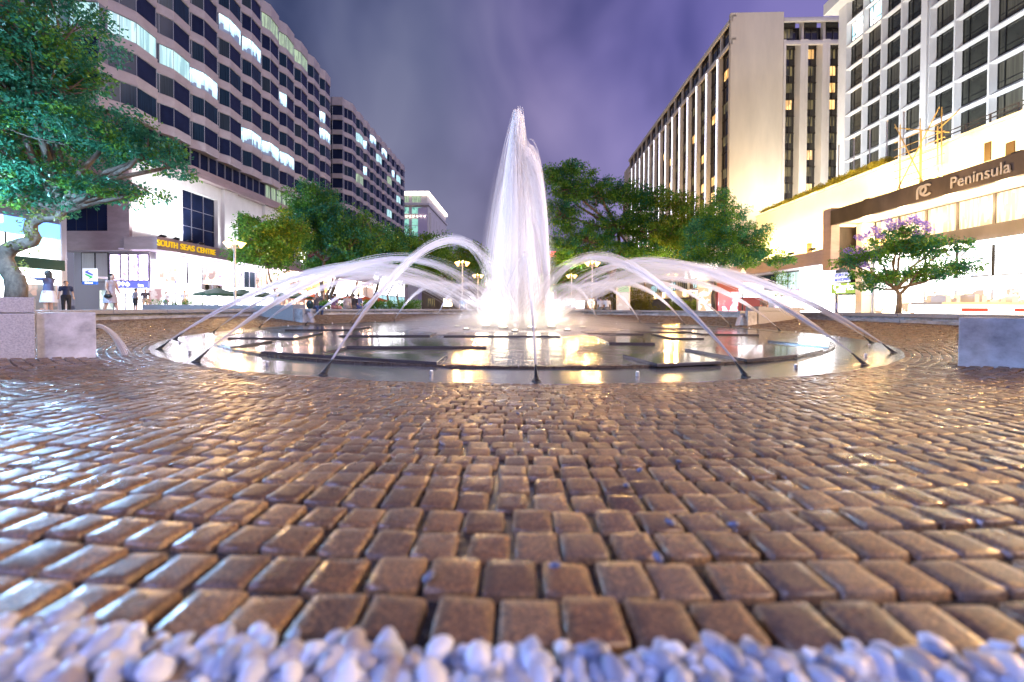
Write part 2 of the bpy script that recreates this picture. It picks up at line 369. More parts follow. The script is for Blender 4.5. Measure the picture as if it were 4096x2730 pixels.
# shallow moat of moving water, blurred by the film on it
def poolmat(name, col, rough, foam, scale, bstr):
    m = mat(name, col, rough); t = m.node_tree; b = t.nodes['Principled BSDF']
    tc = N(t, 'ShaderNodeTexCoord'); mp = N(t, 'ShaderNodeMapping'); mp.inputs['Scale'].default_value = scale
    n = N(t, 'ShaderNodeTexNoise', i_Scale=1.2, i_Detail=4, i_Distortion=1.2); t.links.new(tc.outputs['Object'], mp.inputs[0]); t.links.new(mp.outputs[0], n.inputs[0])
    sub = N(t, 'ShaderNodeVectorMath', operation='DISTANCE'); sub.inputs[1].default_value = (PC.x, PC.y, 0); t.links.new(tc.outputs['Object'], sub.inputs[0])
    r_ = ramp(t, [(.46, col), (.62, tuple(c+.06 for c in col)), (.78, (.20, .20, .23))]); t.links.new(n.outputs[0], r_.inputs[0])
    mrr = N(t, 'ShaderNodeMapRange'); mrr.inputs[1].default_value = foam[0]; mrr.inputs[2].default_value = foam[1]; mrr.inputs[3].default_value = 1; mrr.inputs[4].default_value = 0
    ad = N(t, 'ShaderNodeMath', operation='MULTIPLY_ADD'); ad.inputs[1].default_value = 2.2; ad.inputs[2].default_value = -1.1; t.links.new(n.outputs[0], ad.inputs[0])
    a2 = N(t, 'ShaderNodeMath', operation='ADD'); t.links.new(sub.outputs['Value'], a2.inputs[0]); t.links.new(ad.outputs[0], a2.inputs[1])
    t.links.new(a2.outputs[0], mrr.inputs[0])
    mx = N(t, 'ShaderNodeMix', data_type='RGBA'); mx.inputs[7].default_value = (.82, .83, .86, 1); t.links.new(mrr.outputs[0], mx.inputs[0]); t.links.new(r_.outputs[0], mx.inputs[6]); t.links.new(mx.outputs[2], b.inputs['Base Color'])
    mr2 = N(t, 'ShaderNodeMapRange'); mr2.inputs[3].default_value = rough; mr2.inputs[4].default_value = .6; t.links.new(mrr.outputs[0], mr2.inputs[0]); t.links.new(mr2.outputs[0], b.inputs['Roughness'])
    n2 = N(t, 'ShaderNodeTexNoise', i_Scale=3.5, i_Detail=5, i_Distortion=.6); t.links.new(mp.outputs[0], n2.inputs[0])
    bp = N(t, 'ShaderNodeBump'); bp.inputs['Strength'].default_value = bstr; bp.inputs['Distance'].default_value = .02
    t.links.new(n2.outputs[0], bp.inputs['Height']); t.links.new(bp.outputs[0], b.inputs['Normal'])
    b.inputs['Specular IOR Level'].default_value = 1.0; b.inputs['IOR'].default_value = 1.5
    return m, bp, n2
mw, _, _ = poolmat('moat_water', (.045, .055, .065), .19, (4.0, 4.1), (1, 1, 1), .16)
tag(annulus('pool_water', RIN-.05, PR+.04, 180, lambda r: .006, mw), kind='structure')
mi, bp, n2 = poolmat('film_water', (.050, .036, .028), .13, (2.2, 4.4), (1, 1, 1), .55)
t = mi.node_tree   # setts showing through the thin film: polar courses
tc = N(t, 'ShaderNodeTexCoord'); sp = N(t, 'ShaderNodeVectorMath', operation='SUBTRACT'); sp.inputs[1].default_value = (PC.x, PC.y, 0); t.links.new(tc.outputs['Object'], sp.inputs[0])
br = N(t, 'ShaderNodeTexBrick', i_Scale=1); br.inputs['Brick Width'].default_value = .14; br.inputs['Row Height'].default_value = .12; br.inputs['Mortar Size'].default_value = .012; br.inputs['Mortar Smooth'].default_value = .6
br.inputs['Color1'].default_value = (1, 1, 1, 1); br.inputs['Color2'].default_value = (.75, .75, .75, 1); br.inputs['Mortar'].default_value = (0, 0, 0, 1)
nd = N(t, 'ShaderNodeTexNoise', i_Scale=5, i_Detail=2); t.links.new(sp.outputs[0], nd.inputs[0])
mdd = N(t, 'ShaderNodeVectorMath', operation='MULTIPLY_ADD'); mdd.inputs[1].default_value = (.10, .10, 0); t.links.new(nd.outputs['Color'], mdd.inputs[0]); t.links.new(sp.outputs[0], mdd.inputs[2])
t.links.new(mdd.outputs[0], br.inputs['Vector'])
b3 = N(t, 'ShaderNodeBump'); b3.inputs['Strength'].default_value = .35; b3.inputs['Distance'].default_value = .008
t.links.new(br.outputs['Color'], b3.inputs['Height']); t.links.new(bp.outputs[0], b3.inputs['Normal']); t.links.new(b3.outputs[0], t.nodes['Principled BSDF'].inputs['Normal'])
disc = annulus('pool_terrace_water', 0.02, RIN-.15, 160, lambda r: .030, mi, rings=3); tag(disc, kind='structure')

# flat granite slabs, wet like mirrors
M_slab = mat('wet_black_granite', (.07, .068, .075), .10, noise=(90, .35), spec=.9)
SL = [([(1044, 1405), (1163, 1384), (1389, 1388), (1276, 1413), (1790, 1416), (1747, 1449)], 'large L-shaped wet granite slab lying nearest the left front of the pool'),
 ([(1384, 1385), (1946, 1386), (1965, 1353), (1440, 1353)], 'long rectangular wet granite slab left of centre reflecting the street lamps'),
 ([(1355, 1341), (1720, 1341), (1747, 1331), (1420, 1331)], 'narrow granite slab left of the plume at the edge of the foam'),
 ([(1774, 1342), (2242, 1344), (2222, 1331), (1793, 1331)], 'granite slab directly in front of the plume'),
 ([(910, 1350), (1175, 1352), (1292, 1332), (949, 1336)], 'granite slab at the left of the pool with a pointed right end'),
 ([(882, 1373), (920, 1388), (1090, 1362), (940, 1359)], 'small granite slab at the left rim of the raised terrace'),
 ([(1139, 1318), (1397, 1318), (1482, 1308), (1265, 1307)], 'thin granite slab far left in front of the spout wall'),
 ([(2322, 1325), (2350, 1333), (2575, 1335), (2530, 1325)], 'granite slab right of the plume at the edge of the foam'),
 ([(2378, 1345), (2436, 1370), (2621, 1372), (2540, 1347)], 'granite slab right of the centre jet with frothy front edge'),
 ([(2490, 1418), (2628, 1456), (2885, 1445), (2755, 1413)], 'large granite slab at the right front reflecting gold light'),
 ([(2739, 1394), (2988, 1438), (3189, 1419), (3294, 1397), (3040, 1380)], 'wedge of granite slab at the right rim with a dry patch'),
 ([(3071, 1363), (3315, 1387), (3320, 1369), (3236, 1351)], 'granite slab with white reflection at the far right rim'),
 ([(2602, 1333), (2684, 1352), (2817, 1352), (2726, 1337)], 'small granite slab in the middle right of the pool'),
 ([(2689, 1319), (2810, 1335), (3037, 1338), (2927, 1321)], 'granite slab at the right back of the pool'),
 ([(2600, 1308), (2700, 1314), (2830, 1314), (2740, 1306)], 'thin granite slab at the back right by the spout'),
 ([(2480, 1322), (2560, 1327), (2740, 1328), (2640, 1321)], 'thin granite slab behind the foam on the right')]
for q, lab in SL:
    pts = [atZ(x/K, y/K, .068) for x, y in q]
    mb = MB(); mb.prism([(p.x, p.y) for p in pts], .024, .068)
    tag(mb.build('granite_slab', M_slab, bevel=.006), lab, 'slab', 'granite slabs on the pool terrace')

# pebbles at the camera's feet: smooth river stones
def pebbles():
    g = np.random.default_rng(3); V = []; F = []
    b = MB(); b.ball((0, 0, 0), 1, 10, 7); bv = np.array(b.v); bf = np.array(b.f)
    n = 0; cell = {}; base = 0; tries = 0
    while n < 7000 and tries < 160000:
        tries += 1
        a = R(270)+g.normal(0, .07) if g.random() < .75 else R(270)+g.uniform(-.32, .32); r = 13.025+g.normal(0, .012)+.73*g.random()**1.8
        s = g.uniform(.007, .0185); lay = g.random() < .45
        x = PC.x+r*math.cos(a); y = PC.y+r*math.sin(a)
        if x*x+y*y < .12**2: continue
        key = (int(x/.017), int(y/.017)); k2 = cell.get(key, 0)
        if k2 >= 2: continue
        cell[key] = k2+1
        e = Euler((g.uniform(-.7, .7), g.uniform(-.7, .7), g.uniform(0, 6.3))).to_matrix()
        sc = np.array([s*g.uniform(1, 1.45), s, s*g.uniform(.5, .8)])
        w = bv*sc*(1+.10*np.sin(bv[:, [1, 2, 0]]*3+g.uniform(0, 6, 3))); w = w @ np.array(e).T
        z = ZOUT-.022+(.012 if k2 else 0)+g.uniform(0, .006)
        V.append(w+np.array([x, y, z])); F.append(bf+base); base += len(bv); n += 1
    return np.concatenate(V), np.concatenate(F)
M_peb = mat('river_pebble', (.5, .5, .5), .38); t = M_peb.node_tree; b = t.nodes['Principled BSDF']
ge = N(t, 'ShaderNodeNewGeometry'); r_ = ramp(t, [(0, (.66, .74, .90)), (.25, (.14, .20, .36)), (.45, (.56, .62, .74)), (.58, (.09, .12, .22)), (.70, (.72, .80, .92)), (.86, (.30, .27, .27)), (1, (.42, .50, .68))])  # the foreground's bluish light is put into these stone colours
t.links.new(ge.outputs['Random Per Island'], r_.inputs[0]); t.links.new(r_.outputs[0], b.inputs['Base Color'])
pv, pf = pebbles(); po = npmesh('pebbles', pv, pf, M_peb, smooth=True)
tag(po, 'pale river pebbles packed along the near edge of the setts', 'pebbles', kind='stuff')
tag(annulus('pebble_bed', 13.03, 13.9, 40, lambda r: ZOUT-.024, M_joint, a0=R(250), a1=R(290)), kind='structure')
# stray pebbles and bits caught in the joints
mb = MB()
for k, (u, v) in enumerate([(1190, 950), (1018, 1022), (2315, 890), (1275, 1300), (985, 1325), (1512, 1280), (1540, 1200), (1440, 1115), (1560, 1060), (1685, 1205), (1470, 1080)]):
    p = atZ(u, v, .30)
    for _ in range(8): p = atZ(u, v, gz((p-PC).to_2d().length)+.006)
    M = Euler((.2, .3, k)).to_matrix(); o = MB().ball((0, 0, 0), (.013, .009, .006), M=M).build('stray_pebble', M_peb, smooth=True); o.location = p
    tag(o, 'small pale pebble lying loose in the joints between wet setts', 'pebble', 'loose pebbles on the setts')

# ================================================================ BENCH RING, SPOUT WALLS
def ringseg0(mb, r0, r1, z0, z1, n, g):
    for i in range(n):
        b0 = 2*PI*i/n; b1 = 2*PI*(i+1)/n; e = .0011/8
        q = [pol(r0, b0+e), pol(r1+g.uniform(-.006, .006), b0+e), pol(r1+g.uniform(-.006, .006), b1-e), pol(r0, b1-e)]; mb.prism([(p.x, p.y) for p in q], z0, z1+g.uniform(-.004, .003))
mb = MB(); ringseg0(mb, RIN-.13, RIN, -.03, .036, 470, random.Random(3)); tag(mb.build('terrace_edge', M_rim), kind='structure')
WA = [R(305.5), R(17.5), R(89.5), R(161.5), R(233.5)]
M_stone = mat('bench_granite', (.33, .34, .37), .55, noise=(45, .28), bump=(60, .25, .004))
def ringseg(mb, r0, r1, z0, z1, a0, a1, n):
    for i in range(n):
        b0 = a0+(a1-a0)*i/n; b1 = a0+(a1-a0)*(i+1)/n
        e = .0006
        p = [pol(r0, b0+e), pol(r1, b0+e), pol(r1, b1-e), pol(r0, b1-e)]
        mb.prism([(q.x, q.y) for q in p], z0, z1)
for a0, a1, lab in ((WA[0]-2*PI, WA[1], 'long low granite bench wall at the right of the pool'), (WA[1], WA[2], 'low granite bench wall across the back right of the bowl'),
                    (WA[2], WA[3], 'low granite bench wall across the back left of the bowl with people sitting on it'), (WA[3], WA[4], 'low granite bench wall at the left of the pool under the white shop lights')):
    t_ = thing('bench_wall', lab, 'bench', pol(13.4, (a0+a1)/2, .3)); t_inv = Matrix.Translation(-t_.location)
    d = .028; n = 8
    for nm, args, m in (('bench_slab', (13.12, 13.75, .535, .665), M_stone), ('wall_base', (13.36, 13.70, .20, .533), M_granite_d), ('upstand', (13.20, 13.35, .20, .44), M_granite_d)):
        mb = MB(); ringseg(mb, *args, a0+d, a1-d, n); o = mb.build(nm, m, t_, bevel=.008); o.matrix_parent_inverse = t_inv
WLAB = ['granite spout wall at the right edge of the picture', 'granite spout wall at the back right with water pouring from its end', 'granite spout wall straight behind the plume', 'granite spout wall at the back left with water pouring from its end', 'pale granite spout wall at the left edge pouring a curved stream']
M_strand = watermat('spray_strand', .27); M_pour = watermat('pouring_water', .30)
for wi, a in enumerate(WA):
    t_ = thing('spout_wall', WLAB[wi], 'spout wall', pol(10.3, a, 0), a, 'radial spout walls')
    w = .27   # local: x outward
    mb = MB()
    mb.box((0, -w, -.05), (.52, -.13, .70)); mb.box((0, .13, -.05), (.52, w, .70)); mb.box((0, -.13, -.05), (.52, .13, .46))
    mb.build('spout_block', M_granite_d, t_, bevel=.01)
    MB().box((-.03, -.128, .462), (.50, .128, .474)).build('spout_lip', M_black, t_)
    mb = MB(); mb.box((.525, -.33, -.05), (.95, .33, .695)); mb.box((.525, -.33, .702), (.95, .33, .90)); mb.build('pillar', M_granite, t_, bevel=.012)
    MB().box((.955, -.28, 0), (3.05, .28, .70)).build('side_wall', M_granite, t_, bevel=.01)
    MB().box((.955, -.31, .703), (3.30, .31, .86)).build('coping', M_stone, t_, bevel=.01)
    if wi in (1, 3, 4):
        mb = MB(); g = random.Random(wi)
        for k in range(110):
            y0 = g.gauss(0, .055); z0 = .478+g.uniform(0, .05); vx = .95+g.gauss(0, .07); pts = []
            for i in range(11):
                tt = .30*i/10*1.0
                pts.append((-.02-vx*tt, y0*(1-.3*i/10)+g.gauss(0, .0015)*i, z0-4.9*tt*tt))
            mb.tube(pts, .006, 3, cap=False)
        o = mb.build('water_stream', M_strand); o.location = t_.location; o.rotation_euler = t_.rotation_euler
        tag(o, ['', 'thin stream of water falling from the back right spout', '', 'thin stream of water falling from the back left spout', 'thick curved stream of water falling from the near left spout'][wi], 'water stream', 'spout streams')
# planter behind the left bench with flowers
tp = thing('planter', 'low granite planter with purple flowers behind the left bench wall', 'planter', atY(540, 700, 19)); tp.location.z = ZOUT
MB().box((-4.6, -.4, 0), (3.2, .4, .50)).build('trough', M_stone, tp, bevel=.01)

# ================================================================ LEFT OFFICE TOWERS
PROF = [(0, 0), (.73, .50), (1.82, 1.12), (4.175, .92)]
BW = 4.175
def band_mb(nb, z0, z1, first=0.0, back=-1.2):
    mb = MB(); prof = []
    for i in range(nb):
        for j, (s, o_) in enumerate(PROF):
            prof.append((i*BW+s, o_))
    n = len(prof)
    for i in range(n-1):
        (s0, a0), (s1, a1) = prof[i], prof[i+1]
        if abs(s1-s0) < 1e-6: s1 = s0+.0
        # outer face, top, bottom, inner
        q = [(s0, -a0), (s1, -a1), (s1, -back), (s0, -back)]
        mb.poly([(s0, -a0, z0), (s1, -a1, z0), (s1, -a1, z1), (s0, -a0, z1)])
        if s1 > s0:
            mb.poly([(s0, -a0, z1), (s1, -a1, z1), (s1, -back, z1), (s0, -back, z1)])
            mb.poly([(s0, -a0, z0), (s0, -back, z0), (s1, -back, z0), (s1, -a1, z0)])
    mb.poly([(0, 0, z0), (0, 0, z1), (0, -back, z1), (0, -back, z0)])
    mb.poly([(nb*BW, -PROF[-1][1], z0), (nb*BW, -back, z0), (nb*BW, -back, z1), (nb*BW, -PROF[-1][1], z1)])
    return mb
def window_unit(h, glasses, name='window'):
    """three panes of one bay with their mullions, recessed behind the cladding"""
    mb = MB(); rec = .13; P_ = [(s, o_-rec) for s, o_ in PROF]
    P_[0] = (.0, -.13); P_[-1] = (BW, .92-rec)
    for i in range(3):
        (s0, a0), (s1, a1) = P_[i], P_[i+1]
        mb.poly([(s0, -a0, 0), (s1, -a1, 0), (s1, -a1, h), (s0, -a0, h)], mi=i)
    for i, (s, a) in enumerate(P_):
        mb.tube([(s+(.05 if i == 0 else -.05 if i == 3 else 0), -a-.03, 0), (s+(.05 if i == 0 else -.05 if i == 3 else 0), -a-.03, h)], .036, 4, mi=3)
    mb.poly([(BW-.02, -.02, 0), (BW-.02, -.78, 0), (BW-.02, -.78, h), (BW-.02, -.02, h)], mi=3)
    for zz in (.04, h-.04):
        for i in range(3):
            mb.tube([(P_[i][0], -P_[i][1]-.03, zz), (P_[i+1][0], -P_[i+1][1]-.03, zz)], .035, 4, mi=3, cap=False)
    me = mb.build(name, list(glasses)+[M_mull]); return me
M_glass2 = mat('blinds_behind_glass', (.010, .026, .050), .12, noise=(9, .5, (1, 1, .02)), spec=.2)
M_glass3 = mat('grey_blinds_behind_glass', (.022, .036, .052), .16, noise=(11, .4, (1, 1, .02)), spec=.2)
PROTO = {}
def proto(h, kind):
    k = (round(h, 2), kind)
    if k not in PROTO:
        G = {'dark': (M_glass, M_glass, M_glass), 'blind': (M_glass, M_glass2, M_glass), 'blind2': (M_glass2, M_glass3, M_glass), 'grey': (M_glass3, M_glass2, M_glass2),
             'teal': (L_teal,)*3, 'teal2': (M_glass, L_teal, L_teal), 'blue': (L_blue,)*3, 'blue2': (M_glass, L_blue, L_blue), 'green': (L_green,)*3, 'green2': (M_glass, L_green, L_green), 'one': (M_glass, L_blue, M_glass)}[kind]
        o = window_unit(h, G); PROTO[k] = o.data; bpy.data.objects.remove(o)
    return PROTO[k]
def addwin(parent, h, kind, loc, rz, glabel=None, stuff=None):
    o = bpy.data.objects.new('window', proto(h, kind)); COL.objects.link(o); o.location = loc; o.rotation_euler = (0, 0, rz); o.parent = parent
    return o
def join_as(name, objs, parent, kind=None):
    vs = []; mb = MB(); mats = []
    for o in objs:
        M = Matrix.Translation(o.location) @ o.rotation_euler.to_matrix().to_4x4(); me = o.data
        idx = []
        for m in me.materials:
            if m not in mats: mats.append(m)
            idx.append(mats.index(m))
        n = len(mb.v); mb.v += [tuple(M @ v.co) for v in me.vertices]
        for p in me.polygons: mb.f.append(tuple(i+n for i in p.vertices)); mb.mi.append(idx[p.material_index])
        bpy.data.objects.remove(o)
    o = mb.build(name, mats, parent); 
    if kind: o['kind'] = kind
    return o
FP = 3.37; SPH = 1.08; Z0 = 21.73-SPH
def tower(name, label, X, y0, nb, kmax, lits, front, rows0=0, front_len=3, parap=1.9):
    t_ = thing(name, label, 'building', (X, y0, 0), 0)
    for side in (0, 1):
        n_ = nb if side == 0 else front_len
        rz = PI/2 if side == 0 else 0
        loc0 = Vector((0, 0, 0)) if side == 0 else Vector((-front_len*BW+.0, 0, 0))
        for k in range(kmax+1):
            z0 = Z0+FP*k; z1 = z0+(SPH if k < kmax else parap)
            o = band_mb(n_, z0, z1).build('cladding_band', M_span, t_); o.location = loc0; o.rotation_euler = (0, 0, rz)
    MB().box((-front_len*BW, 1.9, 20.7), (-1.3, nb*BW-1, Z0+FP*kmax+.8)).build('core_wall', M_dark, t_)
    g = random.Random(len(name)+nb); extra = []; cnt = 0
    for i in range(nb):
        for k in range(kmax):
            kind = lits.get((i, k)) or g.choices(['dark', 'blind', 'blind2', 'grey'], [5, 4, 2, 1])[0]
            o = addwin(t_, FP-SPH, kind, (0, i*BW, Z0+FP*k+SPH), PI/2)
            if cnt >= 88: extra.append(o)
            cnt += 1
    for i in range(front_len):
        for k in range(kmax):
            kind = lits.get((-1-i, k)) or g.choices(['dark', 'blind', 'blind2'], [5, 3, 2])[0]
            o = addwin(t_, FP-SPH, kind, (-(i+1)*BW, 0, Z0+FP*k+SPH), 0)
            if i > 0 or front_len*kmax > 12 and nb*kmax > 100: extra.append(o)
    bpy.context.view_layer.update()
    if extra: join_as('distant_window', extra, t_, 'stuff')
    return t_
T1 = tower('office_tower', 'tall mauve banded office tower with zigzag bays above the left shopping centre', -42, 36.6, 10, 8,
   {(0, 2): 'teal', (-1, 2): 'teal', (-2, 2): 'teal2', (1, 2): 'teal2', (2, 2): 'blue', (3, 5): 'blue2', (4, 5): 'blue2', (4, 1): 'blue', (5, 1): 'blue', (6, 1): 'blue2', (6, 4): 'one', (9, 5): 'one', (9, 4): 'blue2', (5, 7): 'green2', (6, 7): 'green2', (7, 7): 'green2'}, True)
T2 = tower('office_tower', 'second banded office tower with zigzag bays further down the street on the left', -42, 86.4, 10, 8,
   {(1, 6): 'teal', (2, 6): 'one', (3, 7): 'blue', (4, 6): 'teal', (5, 7): 'blue', (6, 5): 'green2', (7, 6): 'one', (8, 4): 'teal', (6, 2): 'teal', (5, 0): 'blue', (1, 3): 'green2', (8, 6): 'teal2', (2, 4): 'one'}, True, front_len=2)

# podium of the first tower: parts of the same building
def P_(mb, nm, m, bev=0, par=None):
    o = mb.build(nm, m, par, bevel=bev); o.matrix_parent_inverse = Matrix.Translation(-par.location) if par.rotation_euler.z == 0 else Matrix(); return o
def frame_grid(mb, ax, c, a0, a1, z0, z1, na, nz, w=.05, d=.08, mi=0):
    """mullion grid on a plane; ax='x': plane X=c spanning Y, ax='y': plane Y=c spanning X"""
    for i in range(na+1):
        a = a0+(a1-a0)*i/na
        if ax == 'x': mb.box((c-d/2, a-w/2, z0), (c+d/2, a+w/2, z1), mi)
        else: mb.box((a-w/2, c-d/2, z0), (a+w/2, c+d/2, z1), mi)
    for i in range(nz+1):
        z = z0+(z1-z0)*i/nz; d2 = d*.8
        if ax == 'x': mb.box((c-d2/2, a0-w/2, z-w/2), (c+d2/2, a1+w/2, z+w/2), mi)
        else: mb.box((a0-w/2, c-d2/2, z-w/2), (a1+w/2, c+d2/2, z+w/2), mi)
def glazed(par, nm, ax, c, a0, a1, z0, z1, na, nz, m, mf=None, w=.06, out=1):
    """a window as one part: pane + frame"""
    mb = MB()
    if ax == 'x': mb.poly([(c, a0, z0), (c, a1, z0), (c, a1, z1), (c, a0, z1)])
    else: mb.poly([(a0, c, z0), (a1, c, z0), (a1, c, z1), (a0, c, z1)])
    frame_grid(mb, ax, c+.03*out, a0, a1, z0, z1, na, nz, w, mi=1)
    return P_(mb, nm, [m, mf or M_mull], 0, par)
PX = -41.5
mb = MB()
mb.box((-60, 38.0, 6.64), (PX, 38.3, 8.7)); mb.box((-60, 38.0, 11.6), (PX, 38.3, 17)); mb.box((-43.9, 38.0, 8.7), (PX, 38.3, 11.6)); mb.box((-60, 38, 8.7), (-48.6, 38.3, 11.6))
mb.box((-60, 38.3, 17.0), (PX+.5, 80, 18.15)); 
P_(mb, 'podium_front', M_band, .02, T1)
mb = MB()   # side wall panels and piers, flood-lit
def side(y0, y1, z0, z1, x1=PX, x0=PX-1.0): mb.box((x0, y0, z0), (x1, y1, z1))
side(38.31, 44.2, 8.0, 16.9); side(44.2, 49.4, 15.2, 16.9); side(49.4, 50.0, 8.0, 16.9); side(50.0, 52.4, 8.0, 16.9, PX+.45)
side(52.4, 58.0, 14.6, 16.9); side(58.0, 60.2, 8.0, 16.9, PX+.45); side(60.2, 67, 14.6, 16.9); side(67, 69.2, 8.0, 16.9, PX+.45); side(69.2, 78, 14.6, 16.9)
P_(mb, 'podium_side', M_conc, .03, T1)
P_(MB().box((PX-.9, 36.9, 16.95), (PX+.9, 79, 18.1)), 'podium_cornice', M_band, .03, T1)
glazed(T1, 'podium_window', 'y', 38.12, -48.6, -43.9, 8.7, 11.6, 4, 1, M_glass, M_dark)
glazed(T1, 'podium_window', 'x', PX-.55, 44.2, 49.4, 8.6, 15.2, 3, 3, M_glass, M_silver)
glazed(T1, 'podium_window', 'x', PX-.55, 52.4, 58.0, 8.0, 14.6, 3, 2, M_glass)
glazed(T1, 'podium_window', 'x', PX-.55, 60.2, 67.0, 8.0, 14.6, 4, 2, M_glass)
glazed(T1, 'podium_window', 'x', PX-.55, 69.2, 78, 8.0, 14.6, 4, 2, M_glass)
# strip of small windows under the tower
for y0 in np.arange(37.5, 78, 1.35):
    m = L_green if (58 < y0 < 66.5 or 70 < y0 < 73) else (L_teal if 66.5 < y0 < 68.5 else M_glass)
    glazed(T1, 'strip_window', 'x', PX-.30, y0, y0+1.25, 18.15, 20.6, 1, 1, m, M_mull, .09)
P_(MB().box((-55, 37.2, 18.12), (PX-.4, 37.6, 20.64)), 'strip_wall', M_band, 0, T1)
# canopy band with lettering
mb = MB(); CX = -38.0
mb.box((PX-.1, 37.5, 6.70), (CX, 37.8, 8.0)); mb.box((CX-.3, 37.81, 6.70), (CX, 96, 8.05)); P_(mb, 'canopy_band', M_band, .03, T1)
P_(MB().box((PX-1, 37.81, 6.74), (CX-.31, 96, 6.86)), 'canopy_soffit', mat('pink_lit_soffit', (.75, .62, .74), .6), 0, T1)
P_(MB().box((PX-1, 37.81, 7.7), (CX-.31, 96, 7.8)), 'canopy_roof', M_band, 0, T1)
M_gold = mat('yellow_sign_letters', (.85, .62, .03), .4, em=(1, .62, .02), es=.30)
sg = thing('shop_sign', 'yellow capital letters SOUTH SEAS CENTRE on the canopy band', 'sign', (CX+.02, 42.8, 7.36))
for w_, ua, ub in (('SOUTH', 362, 408), ('SEAS', 415, 447), ('CENTRE', 452.5, 495)):
    ya, yb = atX(ua, 570, CX+.1).y, atX(ub, 570, CX+.1).y
    o = text('lettering', w_, M_gold, Vector((CX+.10, 0, 7.36)), .92, (0, 1, 0), (0, 0, 1), None, .06, bold=.008)
    xs = [v.co.x for v in o.data.vertices]; k_ = (yb-ya)/(max(xs)-min(xs))
    for v in o.data.vertices: v.co.x = (v.co.x-min(xs))*k_
    o.location.y = ya
bpy.context.view_layer.update()
for o in [o for o in COL.objects if o.name.startswith('lettering') and not o.parent]:
    mw_ = o.matrix_world.copy(); o.parent = sg; o.matrix_parent_inverse = Matrix.Translation(-sg.location); o.matrix_world = mw_
# floodlights standing on the canopy, washing the wall
for k, yy in enumerate((39.0, 40.6, 42.2, 43.8, 51.2, 59.1, 68.1)):
    f = thing('floodlight', 'black floodlight standing on the shopping centre canopy aimed up at the white wall', 'floodlight', (CX-.9, yy, 8.05), 0, 'canopy floodlights')
    M = Matrix.Translation((0, 0, .25)) @ Matrix.Rotation(R(-35), 4, 'Y')
    MB().box((-.25, -.32, -.07), (.25, .32, .07), M=M).build('housing', M_black, f, bevel=.02); MB().box((-.06, -.06, -.25), (.06, .06, .2)).build('bracket', M_black, f)
    light('flood_lamp', 'SPOT', (.0, 0, .42), 1500 if k < 4 else 1100, (.93, .97, 1.0), f, .15, aim=None, spot=110, blend=.7).rotation_euler = (Vector((-1, 0, 1.5))).to_track_quat('-Z', 'Y').to_euler()

# ------------------------------ shopfronts under the canopy
SX = -40.6
M_alu = mat('pale_shop_frame', (.55, .55, .60), .35, .5)
M_vfr = mat('violet_frame', (.10, .06, .22), .4)
shop = thing('shopping_arcade', 'two storeys of glowing white and violet shopfronts under the brown canopy on the left', 'shops', (SX, 38, ZOUT))
def sp(mb, nm, m, b=0): return P_(mb, nm, m, b, shop)
g = random.Random(5)
sp(MB().box((-49.5, 39.55, ZOUT), (SX-.35, 39.9, 6.7)), 'rear_wall', M_alu); sp(MB().box((SX-.5, 39.6, ZOUT), (SX-.3, 96, 6.7)), 'rear_wall', M_alu)
# front face, left to right
for x0, x1, m in ((-48.6, -47.1, mat('corrugated_shutter', (.55, .55, .56), .5, noise=(20, .25, (1, 1, .02)))), (-47.0, -45.6, MATS['corrugated_shutter'])):
    glazed(shop, 'shutter', 'y', 39.5, x0, x1, 3.4, 6.6, 1, 1, m, M_dark)
for x0, x1 in ((-45.4, -44.2), (-44.15, -43.3), (-43.25, -42.2), (-42.15, -41.0)):
    glazed(shop, 'upper_window', 'y', 39.5, x0, x1, 3.55, 6.45, 1, 1, L_shop, M_vfr, .09)
glazed(shop, 'entrance_door', 'y', 39.5, -46.6, -45.0, ZOUT, 2.5, 2, 1, lit('pale_lobby_light', (.35, .45, .42), (.8, .9, .8), .9), M_silver)
for x0, x1 in ((-44.9, -43.7), (-43.6, -42.4), (-42.3, -41.0)):
    glazed(shop, 'shop_window', 'y', 39.5, x0, x1, ZOUT, 2.75, 2, 2, WHITEB, M_alu)
sp(MB().box((-50, 39.3, 6.66), (SX+.0, 39.6, 6.72)), 'lintel', M_band)
# side face
ys = 39.9; seg = []
for i, (w_, m, nz_) in enumerate([(1.9, WHITEB, 1), (2.0, L_shop, 1), (2.1, WHITEB, 1), (2.2, L_rest, 1), (2.2, L_shop, 2), (2.4, WHITEB, 1), (2.5, M_glass3, 1), (2.5, L_rest, 2), (2.6, L_rest, 1), (2.8, L_warm, 2), (3, L_rest, 2), (3, L_warm, 1), (3, L_rest, 2), (3, L_warm, 2), (3.2, WHITEB, 2), (3.4, WHITEB, 1), (3.5, WHITEB, 2), (4, WHITEB, 2), (4, L_warm, 2)]):
    glazed(shop, 'upper_window', 'x', SX, ys, ys+w_-.08, 3.55, 5.95, 2 if w_ > 2.3 else 1, nz_, m, M_black if i % 3 else M_alu, .07)
    glazed(shop, 'shop_window', 'x', SX, ys, ys+w_-.08, ZOUT, 2.65, 2, 1, WHITEB if i < 9 or i > 13 else L_rest, M_alu, .06)
    ys += w_
sp(MB().box((SX-.1, 39.9, 2.68), (SX+.35, ys, 3.45)), 'shop_fascia_light', lit('fascia_glow', (.8, .8, 1), (1, .98, 1), 8.0))
sp(MB().box((SX-.05, 39.9, 6.0), (SX+.1, ys, 6.7)), 'lintel', mat('lit_lintel', (.7, .62, .72), .6))
for k, yy in enumerate(np.arange(41, 94, 4.4)):
    sp(MB().tube([(CX-.8, yy, 6.72), (CX-.8, yy, 6.6)], .16, 10), 'downlight', lit('downlight_glow', (.9, .8, 1), (1, .95, 1), 6))
    light('downlight_lamp', 'POINT', (CX-1.2, yy, 6.0), 240, (.88, .85, 1.0) if yy < 62 else (1, .66, .40), None, .3).name = 'downlight_lamp'
